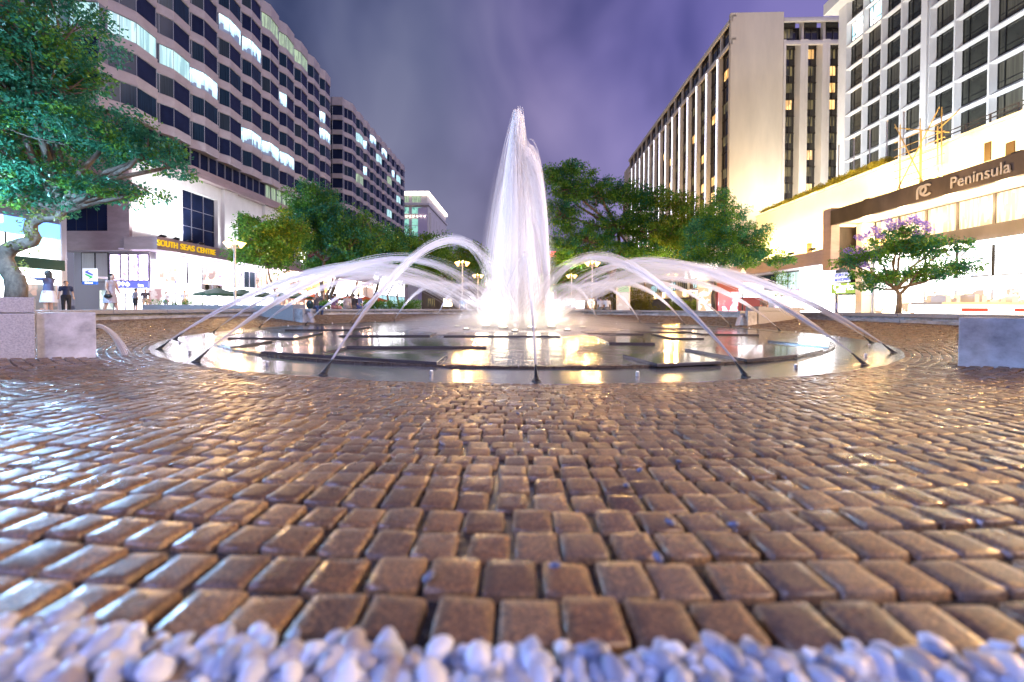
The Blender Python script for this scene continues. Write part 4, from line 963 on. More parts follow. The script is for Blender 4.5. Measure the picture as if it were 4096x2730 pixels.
# roof rail, hedge, scaffold
tr = thing('roof_railing', 'slim amber-lit railing along the podium roof edge', 'railing', (RX+.1, 24, 12.8))
mb = MB()
for z in (.35, .62): mb.box((-.03, -14, z-.03), (.03, 4.5, z+.03))
for y in np.arange(-14, 4.6, 1.35): mb.box((-.035, y-.035, 0), (.035, y+.035, .60))
mb.build('rails', M_dark, tr)
M_bamboo = mat('bamboo', (.42, .30, .10), .5, noise=(4, .25))
sc = thing('bamboo_scaffold', 'small bamboo scaffold leaning on the white podium wall above the fascia', 'scaffold', (FX+1.6, 26, 9.4)); 
def padv(o, par): padd(o, par); return o
g = random.Random(2); n = 0
for k, (u, v0, v1) in enumerate(((2076, 418, 270), (2106, 405, 285), (2126, 400, 255), (2146, 395, 262), (2172, 385, 225))):
    y = atX(u, 350, FX+1.4).y; x0 = FX+1.2+.5*(k % 2)
    padv(MB().tube([(x0, y, 8.9), (x0+.02, y+.1, 13.2+g.uniform(.2, 1.5))], .035, 6).build('bamboo_pole', M_bamboo), sc)
y0, y1 = atX(2070, 350, FX+1.4).y, atX(2160, 350, FX+1.4).y
for z in np.arange(9.6, 14, .55):
    padv(MB().tube([(FX+1.2, y0+.3, z), (FX+1.25, y1-.4, z+g.uniform(-.15, .15))], .026, 6).build('bamboo_ledger', M_bamboo), sc)
for a, b in (((y0, 9.4), (y1, 14.6)), ((y1+.6, 9.6), (y0+.4, 14.9)), ((y1-.3, 13.0), (y1-1.2, 13.8)), ((y0+.1, 14.5), (y1-.6, 12.6))):
    padv(MB().tube([(FX+1.0, a[0], a[1]), (FX+1.3, b[0], b[1])], .035, 6).build('bamboo_brace', M_bamboo), sc)
for k, u in enumerate((1927, 1962, 1998, 2037, 2075)):
    p = atX(u, 380, RX+1.2); q = thing('flagpole', 'thin bare pole behind the glowing roof hedge, %s from the left' % ('first', 'second', 'third', 'fourth', 'fifth')[k], 'pole', (p.x, p.y, 12.3))
    MB().tube([(0, 0, 0), (0, 0, 4.6)], .045, 8).build('shaft', M_silver, q); MB().ball((0, 0, 4.65), .08).build('finial', M_silver, q)
# small openings in the flooded wall
for k, (u, v0, v1, w) in enumerate(((2270, 330, 368, 14), (2322, 330, 356, 20), (1862, 560, 600, 6), (1885, 575, 640, 8), (1917-60, 560, 600, 5))):
    a = atX(u-w/2, v0, RX-.02); b = atX(u+w/2, v1, RX-.02)
    rp(MB().box((RX-.06, b.y, b.z), (RX-.002, a.y, a.z)), 'louvre', mat('amber_louvre', (.06, .035, .01), .5))
# entrance bay left of the fin
rp(MB().box((28.0, 33.95, 5.0), (28.35, 60, 6.35)), 'lower_band', M_band, .02); rp(MB().box((28.36, 33.95, 6.2), (RX, 60, 6.34)), 'ledge', M_white)
rp(MB().box((28.36, 33.95, 4.98), (31, 60, 5.1)), 'soffit', M_white)
glazed(pod, 'entrance', 'x', 29.6, 35.8, 40.3, ZOUT, 4.95, 2, 2, lit('blinding_entrance_light', (.85, .88, 1), (1, 1, 1), 12.0), M_alu, .06, -1)
mb = MB(); a = atX(1888, 613, 28.0); b = atX(1945, 643, 28.9)
mb.tube([(28.0, 33.4, 4.6), (28.8, 30.4, 3.05)], .12, 4); rp(mb, 'stair_beam', M_band)
glazed(pod, 'shop_window', 'x', 29.7, 32.6, 35.6, ZOUT, 2.1, 2, 1, lit('shoe_shop_light', (.8, .85, .8), (1, 1, 1), 2.4), M_alu, .06, -1)
M_green = mat('green_sign', (.16, .32, .05), .4, em=(.22, .42, .08), es=.55)
sign('shop_sign', 'green shop sign with white script Clarks over the small shoe shop', 'sign', 'x', 29.0, 32.9, 35.5, 2.2, 3.15, M_green, .14, [('Clarks', WL, (29.0, 35.2, 2.78), .82, 'LEFT', .02), ('ENGLAND', WL, (29.0, 34.9, 2.36), .2, 'LEFT', .0)])
sign('letting_board', 'small white letting board with blue Chinese characters above the green sign', 'board', 'x', 29.0, 33.6, 35.2, 3.25, 4.1, mat('pale_blue_board', (.6, .7, .8), .5, em=(.6, .72, .85), es=.6), .1, [('通達大廈', BLL, (29.0, 35.1, 3.88), .34, 'LEFT', .01), ('寫字樓出租', BLL, (29.0, 35.1, 3.46), .30, 'LEFT', .01)])
for i, (y0, y1, m, lb) in enumerate(((40.5, 44.5, L_shop, 'violet'), (44.6, 49, L_blue, 'blue'), (49.1, 54, L_teal, 'pale'), (54.1, 60, L_shop, 'pinkish'))):
    glazed(pod, 'shop_window', 'x', 29.8, y0, y1, ZOUT, 2.3, 2, 1, m, M_alu, .06, -1)
    glazed(pod, 'upper_window', 'x', 29.9, y0, y1, 2.9, 4.9, 2, 1, M_glass2 if i % 2 else L_teal, M_dark, .08, -1)
    rp(MB().box((29.3, y0, 2.35), (29.6, y1, 2.85)), 'lit_fascia', WHITEB if i % 2 else lit('violet_fascia_light', (.25, .15, 1), (1, .4, .6), 2.4))
kiosk = thing('market_kiosk', 'small red and white lit kiosk with a menu front beyond the right spout wall', 'kiosk', (19.5, 33, ZOUT))
MB().box((-2.4, 0, 0), (1.7, 2.2, 2.9)).build('body', mat('dark_red_panel', (.25, .03, .03), .5), kiosk, bevel=.03); MB().box((-.5, -.05, 1.45), (1.6, -.004, 2.7)).build('light_box', WHITEB, kiosk)
MB().box((-2.3, -.05, .1), (-.6, -.004, 1.9)).build('red_window', lit('red_window_light', (.5, .05, .08), (1, .5, .6), 1.8), kiosk); MB().box((-2.6, -.3, 2.92), (1.9, 2.4, 3.02)).build('roof', M_band, kiosk)
mb = MB(); mb.faces([(-1, -2.2, 1.55), (2.4, -2.2, 1.55), (2.4, .0, 1.55), (-1, .0, 1.55), (.7, -1.1, 2.1)], [(0, 1, 4), (1, 2, 4), (2, 3, 4), (3, 0, 4)]); mb.build('awning', mat('white_awning', (.7, .7, .68), .6, em=(1, .95, .9), es=.9), kiosk)
mk = thing('menu_board', 'pale food menu board between the tree and the red kiosk', 'board', (16.9, 33.4, ZOUT)); MB().box((-1.15, 0, .1), (1.15, .12, 2.3)).build('panel', lit('food_print', (.6, .35, .2), (.9, .85, .8), .9, scale=(2, 1, 2), sc=1.6), mk); MB().box((-1.2, .13, 0), (1.2, .25, 3.0)).build('backing', M_alu, mk)
# stall with white cloths and red banners at lower right
st = thing('market_stall', 'long white draped stall with small red banners at the right edge', 'stall', (17.6, 14.6, ZOUT))
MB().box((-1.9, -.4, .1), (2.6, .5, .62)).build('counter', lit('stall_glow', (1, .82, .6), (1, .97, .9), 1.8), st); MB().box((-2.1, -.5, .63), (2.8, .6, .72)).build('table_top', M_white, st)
for x0, x1 in ((-1.3, -.4), (.6, 1.9)): MB().box((x0, -.46, .38), (x1, -.41, .5)).build('red_banner', mat('red_banner', (.6, .03, .02), .5, em=(.8, .05, .02), es=.7), st)
g = random.Random(8); mb = MB()
for k in range(22): x_ = g.uniform(-1.8, 2.5); mb.box((x_, g.uniform(-.4, .3), .725), (x_+g.uniform(.1, .3), g.uniform(-.1, .45), .75+g.uniform(.05, .28)))
mb.build('goods', mat('white_goods', (.8, .8, .78), .5), st)['kind'] = 'stuff'

# ================================================================ FOUNTAIN
def strand_mesh(paths, rad, name, m, parent=None, seg=3):
    """paths: (n, k, 3) -> thin threads of water"""
    P = np.asarray(paths, float); n, k, _ = P.shape
    D = np.gradient(P, axis=1); D /= np.linalg.norm(D, axis=2, keepdims=True)+1e-9
    ref = np.array([.31, .17, .05]); A = np.cross(D, ref); A /= np.linalg.norm(A, axis=2, keepdims=True); B = np.cross(D, A)
    rad = np.asarray(rad); rad = np.broadcast_to(rad, (n, k))[..., None]
    ring = [P+(A*math.cos(2*PI*j/seg)+B*math.sin(2*PI*j/seg))*rad for j in range(seg)]
    V = np.stack(ring, 2).reshape(-1, 3)
    i, s, j = np.meshgrid(np.arange(n), np.arange(k-1), np.arange(seg), indexing='ij')
    j2 = (j+1) % seg; b = (i*k+s)*seg; b2 = b+seg
    F = np.stack([b+j, b+j2, b2+j2, b2+j], -1).reshape(-1, 4)
    return npmesh(name, V, F, m, parent)
M_mist = watermat('fine_spray', .22)
M_nozzle = mat('weathered_bronze_nozzle', (.035, .04, .045), .45, .5, noise=(25, .6))
NP = dict(r=9.50, ph=.02737)
def jet_paths(n, seed, rng_len=8.55, ang=47, k=30):
    g = np.random.default_rng(seed); th = R(ang); z0 = .165; x0 = .125
    t = np.linspace(0, 1, k)[None, :]*np.clip(g.uniform(.42, 1.08, n), 0, 1)[:, None]
    L = rng_len*(1+g.normal(0, .022, n))[:, None]; hgt = ({23: 2.18, 22: 1.84, 1: 1.82}.get(seed, 1.80)+g.normal(0, .05, n))[:, None]*(1-.0*t)
    lat = g.normal(0, 1, n)[:, None]; up = g.normal(0, 1, n)[:, None]
    x = x0+L*t; z = z0+hgt*4*t*(1-t)*1.0-.12*t
    sp_ = .0045+.018*t+.72*np.clip(t-.34, 0, 1)**1.75
    y = lat*sp_; x = x+g.normal(0, 1, n)[:, None]*sp_*.7; z = z+up*sp_*.45
    z = np.maximum(z, .07)
    return np.stack([x, y, z], -1)
for k in range(24):
    a = -PI/2+NP['ph']+k*2*PI/24
    p = pol(NP['r'], a)
    side_ = 'right' if 0 < k < 12 else 'left'
    pos = {0: 'nearest the camera in the middle of the front rim', 12: 'hidden straight behind the plume'}.get(k)
    words = ['', 'first', 'second', 'third', 'fourth', 'fifth', 'sixth', 'seventh', 'eighth', 'ninth', 'tenth', 'eleventh']
    if not pos: pos = '%s on the %s rim counted from the front middle' % (words[k if k < 12 else 24-k], side_)
    t_ = thing('fountain_nozzle', 'bronze nozzle with arching jet, '+pos, 'fountain jet', (p.x, p.y, 0), a+PI, 'arching jets round the pool')
    mb = MB()
    ax = Vector((math.cos(R(46)), 0, math.sin(R(46)))); b0 = Vector((-.02, 0, .03)); pr = [(0, .052), (.05, .060), (.07, .046), (.10, .050), (.20, .034), (.30, .024), (.36, .021), (.365, .026), (.40, .026)]
    mb.tube([b0+ax*s for s, r_ in pr], [r_ for s, r_ in pr], 12); mb.build('nozzle_body', M_nozzle, t_, smooth=True)
    mb = MB(); mb.tube([(-.03, 0, -.02), (-.03, 0, .035)], [.11, .095], 14); mb.tube([(-.13, .03, .0), (-.05, .03, .05), (-.02, 0, .06)], .018, 6); mb.build('flange', M_nozzle, t_)
    for c_ in t_.children: c_.scale = (.52, .52, .52)
    o = strand_mesh(jet_paths(84, k), np.linspace(.0046, .0036, 30)[None, :], 'water_arc', M_strand, t_)
for k in range(24):  # few fixtures are known; full lit ring added to brighten the jets
    a = -PI/2+NP['ph']+(k+.5)*2*PI/24; p = pol(9.25, a, 0)
    f = thing('rim_lamp', 'tiny cylindrical lamp in the moat between two jets, in a partly added ring', 'lamp', p, a+PI, 'small lamps in the moat')
    MB().tube([(0, 0, 0), (0, 0, .055)], [.022, .022], 10).build('lamp_housing', M_silver, f); MB().tube([(0, 0, .056), (0, 0, .060)], .014, 10).build('lens', mat('small_lens', (.9, .9, 1), .3, em=(.9, .9, 1), es=1), f)
    light('jet_fill_spot', 'SPOT', (0, 0, .08), 360, (.93, .90, 1), f, .05, spot=95, blend=.8).rotation_euler = (0, R(180+42), 0)
# underwater lamps at the foot of the plume
M_uw = mat('lamp_lens_glow', (1, .9, .7), .3, em=(1, .86, .62), es=10)
for k in range(8):
    a = k*PI/4+.35; p = pol(1.25, a, .06)
    f = thing('fountain_lamp', 'round warm lamp glowing under the foam at the foot of the plume', 'lamp', p, a, 'lamps round the plume')
    MB().tube([(0, 0, 0), (0, 0, .10)], [.17, .15], 16).build('lamp_housing', M_black, f); MB().tube([(0, 0, .101), (0, 0, .115)], .12, 16).build('lens', M_uw, f)
    light('plume_lamp', 'SPOT', (0, 0, .13), 950, (.97, .90, .92), f, .10, spot=44, blend=.5).rotation_euler = (0, R(180-7), 0)
    light('foot_lamp', 'POINT', (.15, 0, .30), 26, (1, .82, .55), f, .25)
for k in range(8):  # outer ring of lamps added to light the plume at mid height
    a = k*PI/4-.05; p = pol(2.3, a, .06)
    f = thing('fountain_lamp', 'small lamp in an added outer ring under the foam aimed up at the plume', 'lamp', p, a, 'added outer lamps round the plume')
    MB().tube([(0, 0, 0), (0, 0, .06)], [.12, .10], 16).build('lamp_housing', M_black, f); MB().tube([(0, 0, .061), (0, 0, .07)], .07, 16).build('lens', M_uw, f)
    light('plume_lamp', 'SPOT', (0, 0, .09), 420, (.90, .88, 1), f, .10, spot=40, blend=.7).rotation_euler = (0, R(180-21), 0)
# plume: thick bundle of rising and falling threads
def plume():
    g = np.random.default_rng(12); out = []; rads = []
    k = 34; t = np.linspace(0, 1, k)
    bases = [(-.80, .1, .0), (-.55, -.3, .35), (-.30, .35, .2), (-.02, -.10, .3), (.22, .3, .25), (-.15, -.35, .3), (-.65, .3, .1)]
    for bi, (bx, by, _) in enumerate(bases):
        n = 420
        hz = 7.75*(1-abs(g.normal(0, .24, n)))+g.normal(0, .12, n); hz = np.clip(hz, 2.4, 8.15)[:, None]
        tx = g.normal(-.05, .07, n)[:, None]; ty = g.normal(0, .08, n)[:, None]
        s = np.sin(t*PI/2)[None, :]         # rises fast, slows at the top
        x = bx+(tx-bx)*(hz/7.9)*s**1.0+g.normal(0, 1, n)[:, None]*(.02+.07*np.sin(t*PI)[None, :]); y = by+(ty-by)*s+g.normal(0, 1, n)[:, None]*(.02+.10*t[None, :])
        z = .1+hz*(1-(1-t[None, :])**2); out.append(np.stack([x, y, z], -1))
    n = 5200   # falling spray, wider towards the foot
    hz = np.clip(7.9*(1-abs(g.normal(0, .25, n))), .8, 8.2)[:, None]; r0 = abs(g.normal(0, .03, n))[:, None]; an = g.uniform(0, 2*PI, n)[:, None]
    rr = r0+(abs(g.normal(0, 1, n))[:, None]*.46)*(hz/8)**.6*(t**1.3)[None, :]
    z = .08+hz*(1-t[None, :]**2); x = -.18+rr*np.cos(an); y = rr*np.sin(an); out2 = np.stack([x, y, z], -1)
    return np.concatenate(out), out2
pl = thing('fountain_plume', 'tall glowing white central plume of the fountain', 'fountain plume', PC.copy())
A_, B_ = plume()
strand_mesh(A_, np.linspace(.007, .009, 34)[None, :], 'rising_water', M_strand, pl)
o = strand_mesh(B_, np.linspace(.0075, .0095, 34)[None, :], 'falling_spray', M_mist, pl)
# separate slim jet leaning in from the right
g = np.random.default_rng(5); n, k = 700, 34; t = np.linspace(0, 1, k)[None, :]
hz = np.clip(6.5*(1-abs(g.normal(0, .17, n)))+g.normal(0, .12, n), 3, 7.0)[:, None]; x = 1.00+(-.98)*(t**1.6)*(hz/7.4)+g.normal(0, 1, n)[:, None]*(.025+.085*t); y = -.45+.35*t+g.normal(0, 1, n)[:, None]*(.02+.08*t); z = .1+hz*(1-(1-t)**2)
strand_mesh(np.stack([x, y, z], -1), np.linspace(.006, .008, k)[None, :], 'side_jet', M_strand, pl)
# low drifting spray at the foot of the plume
vol = bpy.data.materials.new('spray_mist'); vol.use_nodes = True; t = vol.node_tree; t.nodes.clear()
pvn = N(t, 'ShaderNodeVolumePrincipled'); pvn.inputs['Color'].default_value = (.95, .93, 1, 1); pvn.inputs['Anisotropy'].default_value = .2
tc = N(t, 'ShaderNodeTexCoord'); ln = N(t, 'ShaderNodeVectorMath', operation='LENGTH'); mr = N(t, 'ShaderNodeMapRange'); mr.inputs[1].default_value = .15; mr.inputs[2].default_value = 1.0; mr.inputs[3].default_value = .85; mr.inputs[4].default_value = 0
t.links.new(tc.outputs['Object'], ln.inputs[0]); t.links.new(ln.outputs['Value'], mr.inputs[0]); t.links.new(mr.outputs[0], pvn.inputs['Density'])
o_ = N(t, 'ShaderNodeOutputMaterial'); t.links.new(pvn.outputs[0], o_.inputs['Volume'])
o = MB().ball((0, 0, 0), 1, 32, 16).build('spray_mist', vol); o.scale = (5.0, 4.4, .62); o.location = (PC.x, PC.y, .08)
tag(o, 'low white spray drifting over the slabs around the foot of the plume', 'mist', kind='stuff')
vol2 = vol.copy(); vol2.name = 'plume_haze'; [setattr(n_.inputs[3], 'default_value', .75) for n_ in vol2.node_tree.nodes if n_.type == 'MAP_RANGE']
o = MB().ball((0, 0, 0), 1, 32, 20).build('plume_mist', vol2); o.scale = (1.5, 1.5, 7.2); o.location = (PC.x-.05, PC.y, .1)
tag(o, 'fine spray hanging round the tall plume', 'mist', kind='stuff')

# ================================================================ STREET LAMPS
M_pole = mat('lamp_pole_silver', (.60, .58, .56), .35, .6)
M_glassc = mat('lamp_cone', (1, .85, .6), .4, em=(1, .50, .12), es=5)
def street_lamp(X, Y, label, H=5.05, s=1.0, e=520):
    t_ = thing('street_lamp', label, 'street lamp', (X, Y, ZOUT), 0, 'twin-headed street lamps')
    mb = MB(); mb.tube([(0, 0, 0), (0, 0, .25), (0, 0, .26), (0, 0, H*.55), (0, 0, H)], [.12, .12, .075, .07, .06], 12); mb.build('pole', M_pole, t_, smooth=False)
    for sd in (-1, 1):
        mb = MB(); mb.tube([(0, 0, H-.42), (sd*.30, 0, H-.52), (sd*.42, 0, H-.50)], [.04, .04, .05], 8); mb.tube([(0, 0, H-.18), (sd*.16, 0, H-.30)], .02, 6); mb.build('arm', M_pole, t_)
        mb = MB(); c = Vector((sd*.42, 0, H-.50)); ax = Vector((sd*.22, 0, 1)).normalized()
        mb.tube([c, c+ax*.10, c+ax*.42], [.07, .11, .27], 16); h = mb.build('lamp_shade', M_glassc, t_, smooth=True)
        light('lamp_light', 'POINT', (sd*.55, 0, H+.12), e/2, (1, .56, .19), t_, .12)
    return t_
for X, Y, lb in ((-20.3, 25.6, 'tall twin-headed lamp left, in front of the shopping centre sign'), (-6.0, 36.8, 'nearest twin-headed lamp left of the plume'), (6.9, 36.8, 'nearest twin-headed lamp right of the plume'),
                 (-6.2, 51.4, 'second twin-headed lamp left of the plume'), (6.8, 51.4, 'second twin-headed lamp right of the plume'), (-6.2, 69, 'third twin-headed lamp left of the plume, small'), (6.3, 69, 'third twin-headed lamp right of the plume, small'),
                 (-6.0, 92, 'fourth twin-headed lamp left of the plume, tiny'), (6.2, 92, 'fourth twin-headed lamp right of the plume, tiny'), (19.6, 49.0, 'twin-headed lamp at right in front of the mall hedge'),
                 (-4.6, 110, 'far twin-headed lamp left of the plume foot, tiny'), (8.5, 110, 'far twin-headed lamp right of the plume foot, tiny')):
    street_lamp(X, Y, lb, e=2200 if Y < 60 else 1300)
# out-of-view lamps added to light the foreground, and one in the flowering tree
for X, Y, lb in ((-9, -3.5, 'added twin-headed lamp behind the camera on the left'), (10, -3.5, 'added twin-headed lamp behind the camera on the right'), (22.6, 24.5, 'twin-headed lamp half hidden in the flowering tree'), (16.5, 6.5, 'added twin-headed lamp off the right edge of the picture')):
    street_lamp(X, Y, lb, e={-9: 120, 10: 2200, 22.6: 2600, 16.5: 6500}[X])

# ================================================================ TREES
M_leafT = leafmat('teal_lit_leaves', (.02, .13, .085), (.07, .30, .16))  # bluish lamplight on the near tree is put into this leaf colour
M_leafG = leafmat('mid_green_leaves', (.04, .16, .03), (.17, .37, .055))
M_leafY = leafmat('yellow_green_leaves', (.07, .15, .015), (.26, .34, .03))
M_flow = leafmat('lilac_blossom', (.26, .18, .80), (.46, .38, .95), .4)
def leaves(name, clumps, per, size, m, parent, seed, droop=.25, aspect=.55, flat=.7, fr=None):
    """clumps: (n,4) centre + radius; leaf-shaped quads scattered through every clump"""
    g = np.random.default_rng(seed); C = np.asarray(clumps, float); n = len(C)*per
    ci = np.repeat(np.arange(len(C)), per); d = g.normal(0, 1, (n, 3)); d /= np.linalg.norm(d, axis=1)[:, None]
    rr = g.uniform(.25, 1.05, n)**.6; P = C[ci, :3]+d*rr[:, None]*C[ci, 3:4]*np.array([1, 1, flat])
    u = g.normal(0, 1, (n, 3))+d*.8; u[:, 2] -= droop*2; u /= np.linalg.norm(u, axis=1)[:, None]
    w = np.cross(u, g.normal(0, .55, (n, 3))+np.array([0, 0, 1])); w /= np.linalg.norm(w, axis=1)[:, None]+1e-9
    nn = np.cross(u, w); s = size*g.uniform(.6, 1.3, n)[:, None]
    a = P; b = P+u*s*.5+w*s*aspect*.5+nn*s*.10; c = P+u*s; e = P+u*s*.5-w*s*aspect*.5+nn*s*.10
    V = np.stack([a, b, c, e], 1).reshape(-1, 3); F = np.arange(n*4).reshape(-1, 4)
    return npmesh(name, V, F, m, parent)
def tree(name, label, cat, base, trunk, blobs, m, nclump, per, size, seed, group=None, crad=.5, limb=.09, trad=.2, droop=.25, m2=None, f2=.2, cores=1.0, flat=.7):
    """blobs: [(centre, (rx, ry, rz))] in the world; trunk: polyline in the world"""
    g = np.random.default_rng(seed); b = Vector(base); t_ = thing(name, label, cat, b, 0, group)
    vol = np.array([q[1][0]*q[1][1]*q[1][2] for q in blobs])**.75; cnt = np.maximum(2, (nclump*vol/vol.sum()).astype(int)); CL = []
    for (c, r_), k in zip(blobs, cnt):
        d = g.normal(0, 1, (k, 3)); d /= np.linalg.norm(d, axis=1)[:, None]; rr = g.uniform(.0, 1, k)**.42
        p = np.array(c)+d*rr[:, None]*np.array(r_); CL.append(np.c_[p, g.uniform(.55, 1.25, k)*crad])
    CL = np.concatenate(CL); CL[:, :3] -= np.array(b)
    T = [Vector(p)-b for p in trunk]; nT = len(T)
    mb = MB(); rads = [trad*(1-.55*i/(nT-1)) for i in range(nT)]; mb.tube(T, rads, 10)
    top = T[-1]; mid = T[max(1, nT//2)]
    idx = g.permutation(len(CL))[:max(10, int(len(CL)*.30))]
    hubs = []
    for (c, r_) in blobs:
        h = Vector(c)-b; h.z -= r_[2]*.35; s_ = top if (h-top).length < (h-mid).length*1.2 else mid
        q = s_.lerp(h, .5)+Vector(g.normal(0, .12, 3)*(h-s_).length*.5); mb.tube([s_, q, h], [trad*.48, trad*.34, trad*.2], 7); hubs.append(h)
    for i in idx:
        e = Vector(CL[i, :3]); s_ = min(hubs+[top], key=lambda h: (h-e).length)
        q = s_.lerp(e, .5)+Vector(g.normal(0, .10, 3)*(e-s_).length); mb.tube([s_, q, e], [limb*.6, limb*.4, limb*.15], 5, cap=False)
    mb.build('trunk', M_bark, t_, smooth=True)
    if m2 is not None:
        k = int(len(CL)*f2); order = g.permutation(len(CL)); leaves('crown', CL[order[k:]], per, size, m, t_, seed+1, droop, flat=flat); leaves('crown', CL[order[:k]], per, size, m2, t_, seed+2, droop, flat=flat)
    else: leaves('crown', CL, per, size, m, t_, seed+1, droop, flat=flat)
    return t_, CL, b
def at(u, v, Y): return tuple(atY(u, v, Y))
Yt = 13.6
tp_ = [(36, 706), (38, 660), (34, 640), (14, 612), (8, 590), (22, 572), (48, 562), (72, 556), (78, 546), (70, 530), (72, 514), (90, 503), (118, 500), (136, 500), (145, 484)]
T_, CL_, _ = tree('shade_tree', 'large near tree with a crooked mossy trunk spreading over the left edge', 'tree', tuple(Vector(at(36, 706, Yt))*1.0)[:2]+(ZOUT,), [at(u, v, Yt) for u, v in tp_],
     [(at(60, 60, 12.6), (2.6, 2.0, 2.2)), (at(20, 180, 12.6), (2.2, 1.8, 1.6)), (at(110, 170, 12.8), (1.5, 1.6, 1.4)), (at(130, 300, 13.2), (2.3, 2.0, 1.25)), (at(250, 310, 13.6), (1.9, 1.8, .85)), (at(340, 345, 14), (1.3, 1.4, .75)), (at(390, 375, 14.2), (.85, 1.0, .5)),
      (at(40, 380, 13.2), (1.5, 1.8, .9)), (at(150, 420, 13.6), (1.8, 1.7, .65)), (at(245, 440, 13.8), (1.2, 1.3, .45)), (at(80, 460, 13.2), (1.4, 1.4, .35)), (at(320, 440, 14), (.8, .8, .35)), (at(-70, 260, 12.8), (2, 1.8, 3))],
     M_leafT, 900, 66, .135, 21, crad=.42, trad=.29, limb=.07, droop=.2, m2=M_leafG, f2=.28, flat=.55)
mb = MB()
for pts, r_ in (([(145, 484), (165, 454), (220, 428), (262, 402), (297, 384), (330, 350)], .13), ([(150, 470), (120, 440), (105, 417), (86, 384), (81, 329), (79, 302), (60, 240)], .17), ([(108, 417), (140, 400), (155, 388)], .09), ([(81, 329), (98, 318), (112, 312)], .07), ([(220, 428), (300, 420), (340, 440)], .05)):
    P0 = [Vector(at(u, v, Yt))-T_.location for u, v in pts]; mb.tube(P0, [r_*(1-.6*i/(len(P0)-1)) for i in range(len(P0))], 8)
mb.build('branch', M_bark, T_, smooth=True)
gl = [tuple(Vector(at(u, v, Yt-.3))-T_.location)+(.22,) for u, v in ((62, 505), (86, 492), (92, 488), (66, 528), (72, 540), (30, 560), (70, 575), (45, 608), (135, 498))]
leaves('epiphyte_leaf', gl, 26, .13, leafmat('pale_epiphyte_leaves', (.14, .20, .05), (.30, .36, .10), .4), T_, 77)['kind'] = 'stuff'
for X, Y, lb in ((-17.5, 10.2, 'added white globe lamp under the shade tree off the left edge'), (-6.2, -2.6, 'added white globe lamp behind the camera at the left')):  # out-of-view globes added to light the shade tree and left foreground
    q = thing('added_globe_lamp', lb, 'street lamp', (X, Y, ZOUT)); MB().tube([(0, 0, 0), (0, 0, .3), (0, 0, 3.3)], [.12, .06, .05], 10).build('pole', M_pole, q); MB().ball((0, 0, 3.5), .2, 14, 10).build('globe', mat('white_globe', (.9, 1, 1), .4, em=(.6, .95, 1), es=12), q, smooth=True)
    light('globe_fill_light', 'POINT', (0, 0, 3.85), 1700 if Y > 8 else 1700, (.36, .66, 1) if Y > 8 else (.34, .42, 1), q, .2)

tree('street_tree', 'bushy light green tree left of centre in front of the banded tower', 'tree', at(738, 700, 41)[:2]+(ZOUT,), [at(738, 708, 41), at(742, 680, 41), at(738, 650, 41), at(745, 600, 41)],
     [(at(715, 480, 41), (3.2, 3, 2.6)), (at(770, 520, 41), (4.2, 3, 2.6)), (at(690, 540, 40), (3.4, 3, 2.4)), (at(800, 560, 41), (3.4, 3, 1.9)), (at(730, 440, 41), (1.8, 2, 1.2)), (at(850, 545, 43), (2.6, 2, 1.8))], M_leafG, 520, 60, .27, 31, 'street trees', crad=.85, trad=.32, m2=M_leafT, f2=.4)
tree('street_tree', 'lower feathery tree behind the left twin lamp with yellowish lower leaves', 'tree', at(658, 700, 33)[:2]+(ZOUT,), [at(640, 710, 33), at(632, 670, 33), at(620, 640, 33), at(612, 600, 33)],
     [(at(600, 545, 33), (2.6, 2, 1.4)), (at(655, 530, 33), (2.3, 2, 1.8)), (at(575, 580, 33), (2.0, 1.6, 1.0)), (at(640, 590, 33), (2.6, 1.8, 1.2)), (at(570, 510, 33), (.9, 1, .8))], M_leafG, 300, 55, .22, 32, 'street trees', crad=.62, trad=.14, m2=M_leafY, f2=.3)
tree('street_tree', 'rounded dark green tree behind the second arch left of the plume', 'tree', at(768, 700, 46)[:2]+(ZOUT,), [at(770, 710, 46), at(760, 680, 46), at(775, 640, 46), at(790, 600, 46)],
     [(at(850, 560, 50), (4.0, 3, 2.6)), (at(900, 555, 52), (3.6, 3, 2.2)), (at(880, 600, 50), (5.0, 3, 1.6)), (at(800, 600, 48), (4, 3, 1.6))], M_leafG, 420, 55, .30, 33, 'street trees', crad=.95, trad=.30, m2=M_leafT, f2=.35)
tree('street_tree', 'dark tree group further down the avenue left of the tallest arch', 'tree', at(870, 700, 62)[:2]+(ZOUT,), [at(868, 708, 62), at(862, 680, 62), at(872, 640, 62), at(900, 610, 62)],
     [(at(930, 575, 64), (4.6, 4, 3.0)), (at(985, 575, 66), (4.2, 4, 2.6)), (at(960, 625, 64), (6, 4, 2.4)), (at(1015, 560, 72), (2.4, 2, 2.2)), (at(1020, 620, 72), (4, 3, 4))], M_leafG, 480, 50, .38, 34, 'street trees', crad=1.2, trad=.32, m2=M_leafY, f2=.25)
tree('street_tree', 'dim tree at the far end of the avenue left of the plume', 'tree', at(1080, 700, 92)[:2]+(ZOUT,), [at(1080, 706, 92), at(1078, 660, 92), at(1075, 640, 92)],
     [(at(1080, 600, 92), (6.5, 4, 4.6)), (at(1115, 645, 96), (4, 3, 3.6))], M_leafY, 220, 45, .5, 35, 'street trees', crad=1.5, trad=.3, m2=M_leafG, f2=.5)
